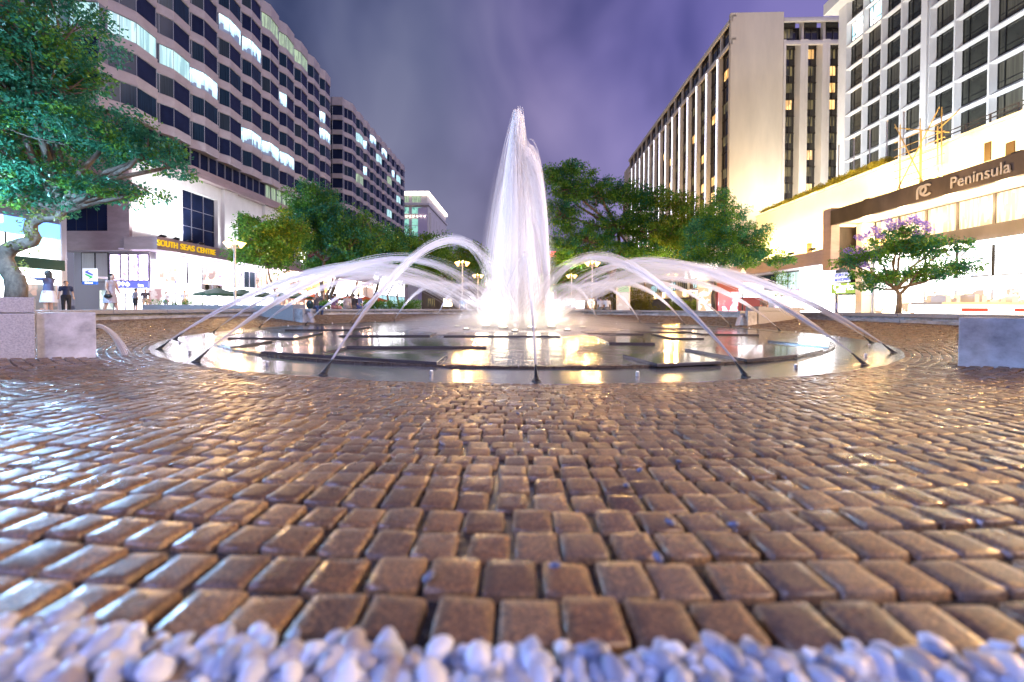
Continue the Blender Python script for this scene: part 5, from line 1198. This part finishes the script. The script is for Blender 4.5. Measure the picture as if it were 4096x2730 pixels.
tree('banyan_tree', 'huge dark layered tree right of the plume in front of the hotel', 'tree', at(1395, 700, 50)[:2]+(ZOUT,), [at(1400, 708, 50), at(1395, 670, 50), at(1408, 630, 50), at(1425, 580, 50), at(1420, 530, 50)],
     [(at(1310, 420, 49), (3.6, 3, 2.6)), (at(1290, 480, 49), (3.2, 3, 2.2)), (at(1370, 440, 50), (4.0, 3, 1.8)), (at(1435, 450, 50), (4.0, 3, 1.6)), (at(1490, 460, 50), (3.6, 3, 1.5)), (at(1345, 540, 49), (4.6, 3, 2.0)), (at(1420, 510, 50), (4.4, 3, 1.6)), (at(1500, 520, 49), (4.4, 3, 2.0)), (at(1290, 560, 49), (2.4, 2.4, 1.4)), (at(1450, 570, 49), (5.4, 3, 1.7)), (at(1550, 555, 48), (3.2, 3, 1.8)), (at(1330, 590, 52), (3.6, 3, 1.6)), (at(1312, 388, 49), (1.5, 1.5, 1.1)), (at(1268, 400, 49), (1.4, 1.4, 1.2))],
     M_leafG, 900, 60, .30, 36, None, crad=.88, trad=.42, limb=.13, m2=M_leafT, f2=.25, flat=.5)
tree('street_tree', 'yellow-lit feathery tree standing between the dark banyan and the round green tree', 'tree', at(1590, 700, 44)[:2]+(ZOUT,), [at(1585, 708, 44), at(1590, 660, 44), at(1575, 600, 44), at(1570, 560, 44)],
     [(at(1560, 465, 45), (2.8, 2.2, 1.1)), (at(1590, 500, 44), (3.0, 2.4, 1.8)), (at(1540, 530, 44), (2.6, 2, 1.8)), (at(1580, 560, 44), (2.6, 2, 1.8))], M_leafY, 260, 60, .24, 37, 'street trees', crad=.72, trad=.22, m2=M_leafG, f2=.35)
tree('street_tree', 'round green tree in front of the glowing white podium wall', 'tree', at(1650, 704, 31)[:2]+(ZOUT,), [at(1640, 712, 31), at(1638, 680, 31), at(1645, 650, 31), at(1660, 600, 31), at(1668, 560, 31)],
     [(at(1655, 500, 31), (1.9, 2, 1.5)), (at(1620, 545, 31), (2.2, 2, 1.5)), (at(1700, 545, 31), (2.4, 2, 1.5)), (at(1655, 590, 31), (3.0, 2.2, 1.1)), (at(1745, 590, 31), (2.0, 1.8, .7)), (at(1662, 452, 31), (.75, .8, .8)), (at(1790, 600, 31), (.9, .9, .35)), (at(1590, 590, 31), (1.3, 1.4, .7))],
     M_leafG, 470, 75, .165, 38, 'street trees', crad=.50, trad=.17, limb=.05, m2=M_leafT, f2=.45)
T8, CL8, b8 = tree('flowering_tree', 'small spreading tree with lilac blossom clusters at right before the shopfront', 'tree', at(2064, 712, 19.2)[:2]+(ZOUT,), [at(2064, 722, 19.2), at(2066, 700, 19.2), at(2067, 680, 19.2), at(2060, 665, 19.2)],
     [(at(1990, 590, 19.2), (1.3, 1.2, .45)), (at(2060, 560, 19.2), (1.6, 1.3, .6)), (at(2140, 570, 19.2), (1.4, 1.3, .55)), (at(2185, 610, 19.2), (1.1, 1.0, .32)), (at(2020, 635, 19.2), (1.4, 1.1, .38)), (at(2110, 625, 19.2), (1.4, 1.1, .42)), (at(1950, 600, 19.2), (.55, .7, .3)), (at(2225, 620, 19.2), (.45, .6, .14)), (at(2080, 530, 19.2), (.9, .9, .25)), (at(2000, 655, 19.2), (.8, .8, .14))],
     M_leafG, 330, 42, .135, 39, None, crad=.30, trad=.13, limb=.035, droop=.35, m2=M_leafT, f2=.4)
mb = MB()
for pts, r_ in (([(2060, 668), (2045, 650), (2030, 610), (2000, 585)], .07), ([(2066, 678), (2090, 655), (2105, 630), (2150, 590)], .07), ([(2050, 655), (2065, 610), (2070, 560)], .05)):
    P0 = [Vector(at(u, v, 19.2))-T8.location for u, v in pts]; mb.tube(P0, [r_*(1-.6*i/(len(P0)-1)) for i in range(len(P0))], 7)
mb.build('branch', M_bark, T8, smooth=True)
fl = [tuple(Vector(at(u+dx, v+dy, 19.0))-T8.location)+(.19,) for u, v in ((1975, 545), (1990, 535), (2010, 525), (2020, 540), (2045, 520), (2060, 512), (2075, 510), (2095, 500), (2105, 508), (2120, 512), (2105, 535), (1970, 572), (1990, 580), (1998, 590), (1983, 608), (1965, 585), (2240-28, 612), (1950, 575), (2130, 525), (2035, 505)) for dx, dy in ((0, 0), (7, 4))]
leaves('blossom', fl, 80, .07, M_flow, T8, 90, aspect=.9)
tree('sapling', 'small thin young tree near the bright entrance at right', 'tree', at(1792, 705, 27)[:2]+(ZOUT,), [at(1792, 708, 27), at(1793, 690, 27), at(1797, 660, 27), at(1796, 640, 27)], [(at(1795, 640, 27), (.8, .6, .6)), (at(1800, 672, 27), (.6, .5, .4)), (at(1785, 622, 27), (.5, .5, .3))], M_leafG, 40, 22, .11, 41, None, crad=.2, trad=.03, limb=.015)
# crooked bare trunks of the plaza trees on the left
for k, (u, Y, lab) in enumerate(((752, 44, 'leaning trunk with small crown beside the red neon sign'), (810, 44, 'slim bent tree left of the hedge gap'), (893, 55, 'thin dark forked tree at the warm lanterns'), (915, 57, 'second thin dark tree at the warm lanterns'))):
    tree('plaza_tree', lab, 'tree', at(u, 703, Y)[:2]+(ZOUT,), [at(u+4, 712, Y), at(u-3, 680, Y), at(u+8, 660, Y), at(u+14, 635, Y)], [(at(u+20, 612, Y), (3.0, 2, 1.2)), (at(u-10, 606, Y), (2.4, 2, 1.0))], M_leafG, 110, 40, .26, 50+k, 'plaza trees', crad=.7, trad=.20-.02*k)
for k, (u, Y) in enumerate(((1345, 60), (1480, 56))):
    tree('plaza_tree', ['multi-stemmed pale tree behind the right twin lamp', 'multi-stemmed pale tree over the round bush'][k], 'tree', at(u, 703, Y)[:2]+(ZOUT,), [at(u, 708, Y), at(u+4, 670, Y), at(u, 645, Y), at(u+4, 620, Y)], [(at(u-20, 600, Y), (4, 3, 2.2)), (at(u+30, 605, Y), (4, 3, 2)), (at(u-50, 640, Y), (3, 2, 2.4))], M_leafG, 240, 45, .34, 60+k, 'plaza trees', crad=1.0, trad=.22, m2=M_leafY, f2=.4)
tree('street_tree', 'yellowish tree at the far end of the avenue right of the plume', 'tree', at(1290, 700, 88)[:2]+(ZOUT,), [at(1290, 706, 88), at(1292, 660, 88), at(1290, 640, 88)],
     [(at(1290, 630, 88), (5.5, 4, 5.0)), (at(1345, 620, 86), (5, 4, 5.0))], M_leafY, 230, 45, .5, 43, 'street trees', crad=1.4, trad=.3, m2=M_leafG, f2=.5)
# hedges and bushes
def bush(name, label, cat, loc, blobs, m, nc, per, size, crad, seed, m2=None):
    t_ = thing(name, label, cat, loc); g = np.random.default_rng(seed); CL = []
    v_ = np.array([b[1][0]*b[1][1]*b[1][2] for b in blobs]); cn = (nc*v_/v_.sum()).astype(int)+2
    for (c, r_), k in zip(blobs, cn):
        d = g.uniform(-1, 1, (k, 3)); CL.append(np.c_[np.array(c)-np.array(loc)+d*np.array(r_), np.full(k, crad)])
    CL = np.concatenate(CL); leaves('foliage', CL, per, size, m, t_, seed, .0); mb = MB()
    for i in range(0, len(CL), 6): mb.tube([(CL[i, 0], CL[i, 1], 0), tuple(CL[i, :3])], .015, 4, cap=False)
    mb.build('stems', M_bark, t_)['kind'] = 'stuff'
    return t_
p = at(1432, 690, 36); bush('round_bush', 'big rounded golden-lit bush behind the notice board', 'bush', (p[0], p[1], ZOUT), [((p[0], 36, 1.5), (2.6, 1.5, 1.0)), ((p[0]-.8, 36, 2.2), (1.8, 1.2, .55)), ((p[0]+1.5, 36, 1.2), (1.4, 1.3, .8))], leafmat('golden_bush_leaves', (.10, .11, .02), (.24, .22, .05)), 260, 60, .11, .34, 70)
bush('hedge', 'clipped yellow-green hedge right of the round bush', 'hedge', at(1560, 705, 40)[:2]+(ZOUT,), [((18.0, 40, 1.1), (2.3, .7, .55)), ((22.2, 40, 1.0), (2.6, .7, .5))], M_leafY, 200, 55, .13, .32, 71)
bush('hedge', 'long low dark hedge behind the sitting people on the left', 'hedge', at(880, 705, 38)[:2]+(ZOUT,), [((-18.5, 38, .95), (3.0, .6, .42)), ((-13.2, 38, .95), (2.8, .6, .42))], M_leafG, 260, 50, .13, .30, 72)
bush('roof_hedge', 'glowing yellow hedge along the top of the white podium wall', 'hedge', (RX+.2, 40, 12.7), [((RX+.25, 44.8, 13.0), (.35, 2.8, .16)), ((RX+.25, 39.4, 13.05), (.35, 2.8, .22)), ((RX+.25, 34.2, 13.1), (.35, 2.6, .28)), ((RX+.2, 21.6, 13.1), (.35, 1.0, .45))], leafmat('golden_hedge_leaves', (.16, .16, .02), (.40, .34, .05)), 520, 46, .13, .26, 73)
for yy in np.arange(32.5, 48, 2.2):
    light('hedge_lamp', 'POINT', (RX-.75, yy, 13.1), 46, (1, .80, .35), None, .12)
bush('flower_bed', 'low planting with purple flowers in the planter on the left', 'flowers', at(540, 700, 19)[:2]+(ZOUT,), [((atY(540, 700, 19).x-2.9, 19, .95), (1.6, .25, .10))], M_leafG, 30, 30, .07, .14, 74)
# warm floods on the mall roof washing the hotel's end wall and side
for x_, y_, a_, e_, c_ in ((39, 58.5, (41, 66, 26), 6500, (1, .84, .58)), (44, 58.5, (43, 66, 36), 8500, (1, .88, .70)), (33.5, 66, (37, 68, 26), 5000, (1, .68, .28)), (33.5, 74, (37, 76, 26), 4000, (1, .70, .32)), (33.5, 84, (37, 86, 26), 3500, (1, .72, .38)), (49, 58.5, (52, 68, 40), 6000, (.9, .95, 1))):
    f = thing('floodlight', 'floodlight on the mall roof washing the cream hotel with warm light', 'floodlight', (x_, y_, 12.2), 0, 'hotel floodlights')
    MB().box((-.3, -.3, .1), (.3, .3, .4)).build('housing', M_black, f, bevel=.03); MB().box((-.08, -.08, 0), (.08, .08, .1)).build('bracket', M_black, f)
    light('flood_lamp', 'SPOT', (0, 0, .6), e_, c_, f, .3, spot=110, blend=.9).rotation_euler = (Vector(a_)-Vector((x_, y_, 12.2))).to_track_quat('-Z', 'Y').to_euler()

# ================================================================ PARASOLS, BOARD, SMALL THINGS
def parasol(X, Y, H, r, m, label, group, nrib=6):
    t_ = thing('parasol', label, 'parasol', (X, Y, ZOUT), random.uniform(0, 1), group)
    mb = MB(); n = 16; vs = [(0, 0, H)]
    for k in range(n):
        a = 2*PI*k/n; vs.append((r*math.cos(a)*.98, r*math.sin(a)*.98, H-.78+(.05 if k % 2 else 0)))
    for k in range(n): a = 2*PI*k/n; vs.append((r*math.cos(a), r*math.sin(a), H-.98+(.05 if k % 2 else 0)))
    fs = [(0, 1+k, 1+(k+1) % n) for k in range(n)]+[(1+k, 1+n+k, 1+n+(k+1) % n, 1+(k+1) % n) for k in range(n)]
    mb.faces(vs, fs); mb.build('canopy', m, t_); MB().tube([(0, 0, 0), (0, 0, H+.12)], .035, 8).build('pole', M_silver, t_); MB().tube([(0, 0, 0), (0, 0, .08)], .3, 12).build('base', M_dark, t_)
    return t_
M_pg = mat('dark_green_canvas', (.03, .10, .055), .7); M_pr = mat('orange_red_canvas', (.55, .12, .03), .7); M_pk = mat('black_canvas', (.03, .025, .025), .7)
words = ['first', 'second', 'third', 'fourth', 'fifth', 'sixth']
for k, (u, Y) in enumerate(((500, 42.5), (556, 45.5), (596, 49), (640, 53), (683, 58))):
    p = at(u, 668, Y); parasol(p[0], Y, 2.62+.02*k, 2.3, M_pg, 'green cafe parasol, %s from the left' % words[k], 'green parasols')
for k, (u, Y, m) in enumerate(((722, 62, M_pr), (752, 60, M_pk), (800, 68, M_pr), (838, 74, M_pr), (868, 80, M_pr))):
    p = at(u, 680, Y); parasol(p[0], Y, 2.55, 2.4, m, ('orange' if m is M_pr else 'black')+' restaurant parasol, %s of the row beyond the green ones' % words[k], 'restaurant parasols')
p = at(1432, 712, 27.5)
nb = thing('notice_board', 'white framed park notice board with a green header behind the bench', 'board', (p[0], 27.5, ZOUT))
MB().box((-.42, 0, .2), (.42, .08, 1.62)).build('panel', lit('notice_print', (.75, .60, .62), (.85, .85, .88), .5, scale=(2, 2, 2), sc=2), nb); MB().box((-.42, -.02, 1.63), (.42, .1, 2.05)).build('header', mat('pale_green_header', (.35, .55, .38), .5, em=(.4, .62, .45), es=.3), nb)
for sx_ in (-.49, .43): MB().box((sx_, -.03, 0), (sx_+.06, .12, 2.1)).build('post', M_alu, nb)
bp__ = at(1625, 700, 38); sh = thing('shelter', 'small lit shelter with a flat roof in front of the yellow hedge', 'shelter', (bp__[0], 38, ZOUT))
MB().box((-1.9, -.6, 2.25), (1.9, .8, 2.4)).build('roof', M_alu, sh, bevel=.03)
for sx_ in (-1.0, .9): MB().box((sx_, 0, 0), (sx_+.14, .14, 2.25)).build('post', M_alu, sh)
MB().box((-1.8, -.5, 2.17), (1.8, .6, 2.24)).build('light_strip', lit('strip_glow', (1, .8, .8), (1, .9, .85), 6), sh); MB().box((-.6, .3, 1.3), (.8, .36, 1.9)).build('sign', M_green, sh)
# slim dark posts and pole lamp by the shops
for u, Y, H, lab in ((403, 33, 3.6, 'thin black post with a small lantern in front of the corner shop'), (1706, 29, 3.2, 'thin black post with a small lantern left of the kiosk')):
    p = at(u, 700, Y); q = thing('lantern_post', lab, 'post', (p[0], Y, ZOUT)); MB().tube([(0, 0, 0), (0, 0, .9), (0, 0, H)], [.06, .04, .028], 8).build('post', M_black, q)
    mb = MB(); mb.tube([(0, 0, H), (0, 0, H+.15), (0, 0, H+.35)], [.22, .12, .02], 8); mb.build('lantern', mat('amber_lantern', (.6, .35, .15), .4, em=(1, .6, .25), es=1.5), q)
# distant traffic glow at the end of the avenue: cars' lamps and a red bus
bus = thing('city_bus', 'red double-height bus far down the avenue behind the plume foot', 'bus', (2.0, 118, ZOUT-.1)); MB().box((-5.2, 0, .5), (5.2, 2.5, 2.6)).build('body', mat('red_bus_paint', (.55, .05, .03), .35, em=(.8, .2, .1), es=.25), bus, bevel=.15)
MB().box((-5.0, -.03, 1.45), (5.0, -.005, 2.1)).build('window', M_glass3, bus)
for x_ in (-3.4, 3.3): MB().tube([(x_, -.02, .5), (x_, .3, .5)], .5, 14).build('wheel', M_black, bus)
ft = thing('far_tower', 'dim far tower with a red sign at the end of the avenue', 'building', (18, 170, 0)); MB().box((-9, 0, 0), (9, 12, 26)).build('wall', M_band, ft); MB().box((-9, -.2, 24), (-2, -.02, 26.5)).build('red_sign', RL, ft)
for k in range(5): MB().box((-8+k*3.4, -.15, 4), (-6.4+k*3.4, -.02, 22)).build('window', L_blue if k % 2 else L_curt, ft)
ml = thing('far_market', 'cluster of small bright shop fronts at the end of the avenue right of the plume', 'shops', (13, 100, ZOUT)); MB().box((-4, 0, 0), (7, 6, 5)).build('wall', M_band, ml)
for k in range(4): MB().box((-3.8+k*2.7, -.1, .4), (-1.6+k*2.7, -.02, 2.4+.5*(k % 2))).build('shop_window', [L_warm, L_blue, WHITEB, L_rest][k], ml)
ml2 = thing('far_market', 'dim brown park building behind the trees left of the plume', 'building', (-13, 84, ZOUT)); MB().box((-10, 0, 0), (7, 6, 4.6)).build('wall', M_fascia, ml2)
for k in range(4): MB().box((-9+k*4, -.1, .6), (-7+k*4, -.02, 2.4)).build('window', [L_curt, L_warm, L_curt, L_blue][k], ml2)

# ================================================================ PEOPLE
def capsule(mb, a, b, r0, r1, seg=10):
    a = Vector(a); b = Vector(b); d = (b-a); n = 5
    mb.tube([a+d*i/n for i in range(n+1)], [r0+(r1-r0)*i/n for i in range(n+1)], seg); mb.ball(a, r0, seg, 6); mb.ball(b, r1, seg, 6)
def remeshed(mb, name, m, parent, vox=.014):
    o = mb.build(name, m, parent, smooth=True); r_ = o.modifiers.new('remesh', 'REMESH'); r_.mode = 'VOXEL'; r_.voxel_size = vox; r_.use_smooth_shade = True
    s_ = o.modifiers.new('smooth', 'SMOOTH'); s_.factor = .5; s_.iterations = 3
    return o
def hand(mb, w, d, side):
    """palm and five separate curled fingers, thumb off the side"""
    d = Vector(d).normalized(); q = d.to_track_quat('Z', 'Y').to_matrix()
    def L(x, y, z): return Vector(w)+q @ Vector((x, y, z))
    mb.ball(L(0, 0, .045), 1, 8, 6, M=q @ Matrix.Diagonal((.038, .017, .050)))
    for i, (x, ln) in enumerate(((-.028, .068), (-.010, .078), (.010, .074), (.028, .058))):
        mb.tube([L(x, 0, .08), L(x*1.05, .004, .08+ln*.5), L(x*1.05, .020, .08+ln*.9)], [.010, .009, .007], 6)
    mb.tube([L(side*.034, .0, .03), L(side*.062, .010, .058), L(side*.066, .020, .085)], [.011, .010, .008], 6)
def person(label, loc, rz, pose='stand', top=None, bottom=None, skirt=False, dress=False, hair='short', s=1.0, group=None, arms=None, head_yaw=0, sleeve=.5, legs_bare=False, holdz=0):
    t_ = thing('person', label, 'person', loc, rz, group); t_.scale = (s, s, s)
    sit = pose == 'sit'; hz = .50 if sit else .92       # faces local -Y
    lean = .10 if sit else (.03 if pose == 'walk' else 0)
    P = {'pel': Vector((0, 0, hz)), 'ch': Vector((0, -lean*.4, hz+.36)), 'sh': Vector((0, -lean, hz+.50)), 'nk': Vector((0, -lean-.01, hz+.57)), 'hd': Vector((0, -lean-.03, hz+.70))}
    st = .16 if pose == 'walk' else .0
    legs = []
    for sd in (-1, 1):
        hip = P['pel']+Vector((sd*.09, 0, 0))
        if sit: kn = hip+Vector((sd*.04, -.42, .02)); an = kn+Vector((0, .03, -.44))
        else: kn = hip+Vector((sd*.01, -.02-sd*st*.6, -.43)); an = Vector((sd*.09, sd*-st*1.3+.02, .075))
        legs.append((hip, kn, an))
    A = arms or {}
    ar = []
    for sd in (-1, 1):
        shd = P['sh']+Vector((sd*.175, 0, -.02)); e, w = A.get(sd, ((sd*.05, .02, -.27), (sd*.03, -.06, -.24)))
        el = shd+Vector(e); wr = el+Vector(w); ar.append((shd, el, wr, sd))
    mb = MB()
    capsule(mb, P['pel'], P['ch']-Vector((0, 0, .12)), .115, .105); capsule(mb, P['ch'], P['sh']-Vector((0, 0, .04)), .13, .11)
    for sd in (-1, 1): capsule(mb, P['ch']+Vector((sd*.05, 0, .02)), P['sh']+Vector((sd*.14, 0, -.02)), .095, .062)
    capsule(mb, P['sh'], P['hd']-Vector((0, 0, .05)), .058, .052)
    hd = P['hd']; hq = Matrix.Rotation(head_yaw, 3, 'Z')
    mb.ball(hd, 1, 16, 12, M=hq @ Matrix.Diagonal((.074, .092, .112))); mb.ball(hd+hq @ Vector((0, -.035, -.055)), (.052, .05, .055), 10, 8)
    mb.tube([hd+hq @ Vector((0, -.088, .012)), hd+hq @ Vector((0, -.108, -.022)), hd+hq @ Vector((0, -.088, -.032))], [.009, .015, .010], 6)
    for sd in (-1, 1): mb.ball(hd+hq @ Vector((sd*.075, .005, -.01)), (.012, .022, .03), 6, 5)
    for (hip, kn, an) in legs:
        capsule(mb, hip, kn, .088, .056); capsule(mb, kn, an, .055, .038); capsule(mb, an+Vector((0, .02, -.03)), an+Vector((0, -.15, -.045)), .036, .028)
    for shd, el, wr, sd in ar:
        capsule(mb, shd, el, .048, .038); capsule(mb, el, wr, .037, .026); hand(mb, wr, wr-el, -sd)
    remeshed(mb, 'body', M_skin, t_, .011)
    for sd in (-1, 1): MB().ball(hd+hq @ Vector((sd*.028, -.087, .012)), .009, 6, 5).build('eye', M_hair, t_)
    mb = MB(); mb.tube([hd+hq @ Vector((-.02, -.090, -.055)), hd+hq @ Vector((.02, -.090, -.055))], .005, 5); mb.build('mouth', mat('lip', (.35, .10, .09), .5), t_)
    mb = MB(); mb.ball(hd+hq @ Vector((0, .020, .025)), 1, 14, 10, M=hq @ Matrix.Diagonal((.086, .095, .102)))
    if hair == 'long': capsule(mb, hd+hq @ Vector((0, .06, 0)), hd+hq @ Vector((0, .085, -.24)), .075, .05); [capsule(mb, hd+hq @ Vector((sd*.065, .02, .02)), hd+hq @ Vector((sd*.07, .03, -.18)), .03, .022) for sd in (-1, 1)]
    remeshed(mb, 'hair', M_hair, t_, .014)
    e = .014; mb = MB()
    capsule(mb, P['pel']+Vector((0, 0, .02)), P['ch']-Vector((0, 0, .1)), .125+e, .112+e); capsule(mb, P['ch'], P['sh']-Vector((0, 0, .05)), .13+e, .108+e)
    for sd in (-1, 1): capsule(mb, P['ch']+Vector((sd*.05, 0, .02)), P['sh']+Vector((sd*.14, 0, -.02)), .095+e, .062+e)
    if sleeve > 0:
        for shd, el, wr, sd in ar: capsule(mb, shd, shd.lerp(el, min(1, sleeve*1.3)), .048+e*1.5, .042+e*1.4)
        if sleeve > .8: [capsule(mb, el, el.lerp(wr, .85), .037+e, .03+e) for shd, el, wr, sd in ar]
    if dress or skirt:
        m0 = mb if dress else MB(); zt = P['pel']+Vector((0, 0, .06))
        m0.tube([zt, zt-Vector((0, 0, .18)), zt-Vector((0, 0, .44))], [.15, .19, .225], 18)
        if not dress: remeshed(m0, 'skirt', bottom, t_, .014)
    remeshed(mb, 'dress' if dress else 'shirt', top, t_, .014)
    if not (dress or skirt):
        mb = MB(); capsule(mb, P['pel']+Vector((0, 0, .05)), P['pel']-Vector((0, 0, .02)), .13+e, .12+e)
        for (hip, kn, an) in legs:
            capsule(mb, hip, kn, .090+e, .060+e)
            if not legs_bare: capsule(mb, kn, an+Vector((0, 0, .04)), .058+e, .046+e)
        remeshed(mb, 'trousers', bottom, t_, .014)
    mb = MB()
    for (hip, kn, an) in legs: capsule(mb, an+Vector((0, .03, -.042)), an+Vector((0, -.16, -.05)), .036, .032)
    remeshed(mb, 'shoes', M_dark, t_, .014)
    return t_
C_ = lambda n, c: mat(n, c, .8)
def pat(u, Y, seat=False): p = at(u, 700, Y); return (p[0], Y, ZOUT+(.665-.40-ZOUT+.0 if seat else 0))
w1 = person('woman in white shorts and dark top reaching towards the crooked trunk', pat(112, 13.2), R(-75), 'stand', C_('slate_top', (.10, .11, .20)), C_('white_cloth', (.75, .75, .78)), skirt=True, hair='long', arms={-1: ((-.18, -.20, -.02), (-.05, -.22, .02)), 1: ((.10, -.22, .0), (.02, -.20, .10))})
person('man in a dark blue t-shirt beside the dark advert screen', pat(152, 19), R(60), 'stand', C_('navy_cloth', (.02, .03, .08)), C_('black_cloth', (.02, .02, .025)), hair='short')
person('blurred woman walking in a grey lace dress with a black handbag', pat(254, 14.6), R(95), 'walk', C_('grey_lace', (.40, .38, .44)), C_('grey_lace', (.4, .4, .44)), dress=True, hair='long', sleeve=0, arms={-1: ((.0, .02, -.27), (-.02, -.10, -.2)), 1: ((.05, -.02, -.27), (.02, -.10, -.20))})
p = pat(258, 14.6); hb = MB(); hb.ball((0, 0, 0), 1, 14, 8, M=Matrix.Diagonal((.17, .08, .085))); hb.tube([(-.12, 0, .05), (-.06, 0, .2), (.06, 0, .2), (.12, 0, .05)], .01, 6); o = hb.build('handbag', M_black, smooth=True); o.location = (p[0]+.08, p[1]-.22, ZOUT+.82); tag(o, 'black handbag carried by the woman in the grey dress', 'bag')
person('man with his back turned in a grey t-shirt and black shorts by the bank door', pat(311, 27), R(170), 'stand', C_('grey_cloth', (.28, .27, .32)), C_('black_cloth', (.02, .02, .025)), legs_bare=True)
person('man in a black t-shirt and pale trousers standing left of the white shop windows', pat(334, 27.6), R(40), 'stand', C_('charcoal_cloth', (.07, .07, .10)), C_('sand_cloth', (.5, .42, .33)))
person('pale figure in white in front of the glowing corner shop', pat(424, 30), R(20), 'stand', C_('white_cloth', (.75, .75, .78)), C_('sand_cloth', (.5, .42, .33)))
person('pale figure with dark waistcoat at the restaurant entrance', pat(382, 33), R(10), 'stand', C_('white_cloth', (.75, .75, .78)), C_('grey_cloth', (.28, .27, .32)))
Yb = 23.6
def bench_at(u, r=13.42):   # a point on the bench ring seen at this column
    lo, hi = 8.0, 27.5
    for _ in range(40):
        mid = (lo+hi)/2; p = atY(u, 712, mid)
        if (p-PC).to_2d().length > r and mid > 16: hi = mid
        else: lo = mid
    p = atY(u, 712, (lo+hi)/2); return (p.x, p.y, .665-.40)
W1 = C_('white_cloth', (.75, .75, .78))
sw = person('seated woman with long hair and raised hands, backpack beside her on the bench', bench_at(726), R(60), 'sit', C_('black_white_top', (.10, .10, .13)), C_('jean_cloth', (.05, .09, .22)), hair='long', arms={-1: ((-.08, -.22, -.04), (.06, -.10, .22)), 1: ((.08, -.24, -.02), (-.04, -.06, .22))})
q = bench_at(717); bpk = thing('backpack', 'dark green backpack standing on the bench beside the seated woman', 'bag', (q[0], q[1]-.2, .667))
remeshed(MB().ball((0, 0, .24), (.19, .13, .25), 14, 10), 'pack_body', C_('dark_teal_cloth', (.02, .05, .055)), bpk); mb = MB(); mb.tube([(-.08, -.12, .40), (-.1, -.17, .25), (-.08, -.12, .08)], .018, 6); mb.tube([(.08, -.12, .40), (.1, -.17, .25), (.08, -.12, .08)], .018, 6); mb.build('strap', M_black, bpk)
for u, lab, tc_, bc, hr, rz in ((766, 'seated person in a purple cap next to the woman with the backpack', (.16, .10, .22), (.4, .2, .2), 'short', 160), (796, 'seated person in a pale beige top on the left bench', (.50, .44, .42), (.3, .3, .3), 'short', 175), (812, 'seated person in black between the beige and slate tops', (.03, .03, .04), (.1, .1, .1), 'short', 190), (822, 'seated person in a slate blue shirt at the right end of the left group', (.10, .12, .24), (.05, .08, .25), 'short', 185),
                                (1063, 'seated person seen from behind in a bright blue t-shirt', (.02, .22, .42), (.05, .05, .1), 'short', 180), (1128, 'seated person seen from behind in a pale yellow top', (.50, .55, .20), (.2, .2, .2), 'short', 180), (1169, 'seated person in dull pink next to the left lamp post', (.30, .16, .18), (.1, .1, .1), 'short', 180),
                                (1381, 'seated person in white seen from behind, left of the pair by the notice board', (.70, .70, .74), (.2, .2, .2), 'short', 185), (1395, 'seated person in white seen from behind, right of the pair by the notice board', (.74, .76, .78), (.2, .2, .2), 'short', 175), (1238, 'seated person in dark clothes half hidden by the side jet', (.06, .04, .06), (.05, .05, .05), 'long', 180)):
    person(lab, bench_at(u), R(rz), 'sit', C_('cloth_%d' % u, tc_), C_('lower_cloth_%d' % u, bc), hair=hr, group='people sitting on the bench')
person('standing woman in a pale pink dress behind the back bench left of the plume', (bench_at(1106)[0], bench_at(1106)[1]+.8, ZOUT-.25), R(160), 'stand', C_('pale_pink', (.72, .55, .60)), W1, dress=True, hair='short')
person('boy with black hair in a white shirt sitting low behind the spout wall', pat(640, 21), R(0), 'sit', W1, C_('grey_cloth', (.28, .27, .32)), s=.95)
person('person with dark hair resting low behind the right bench near the kiosk', pat(1758, 20.5), R(180), 'sit', C_('dark_cloth2', (.2, .15, .12)), C_('grey_cloth', (.28, .27, .32)), s=.85)
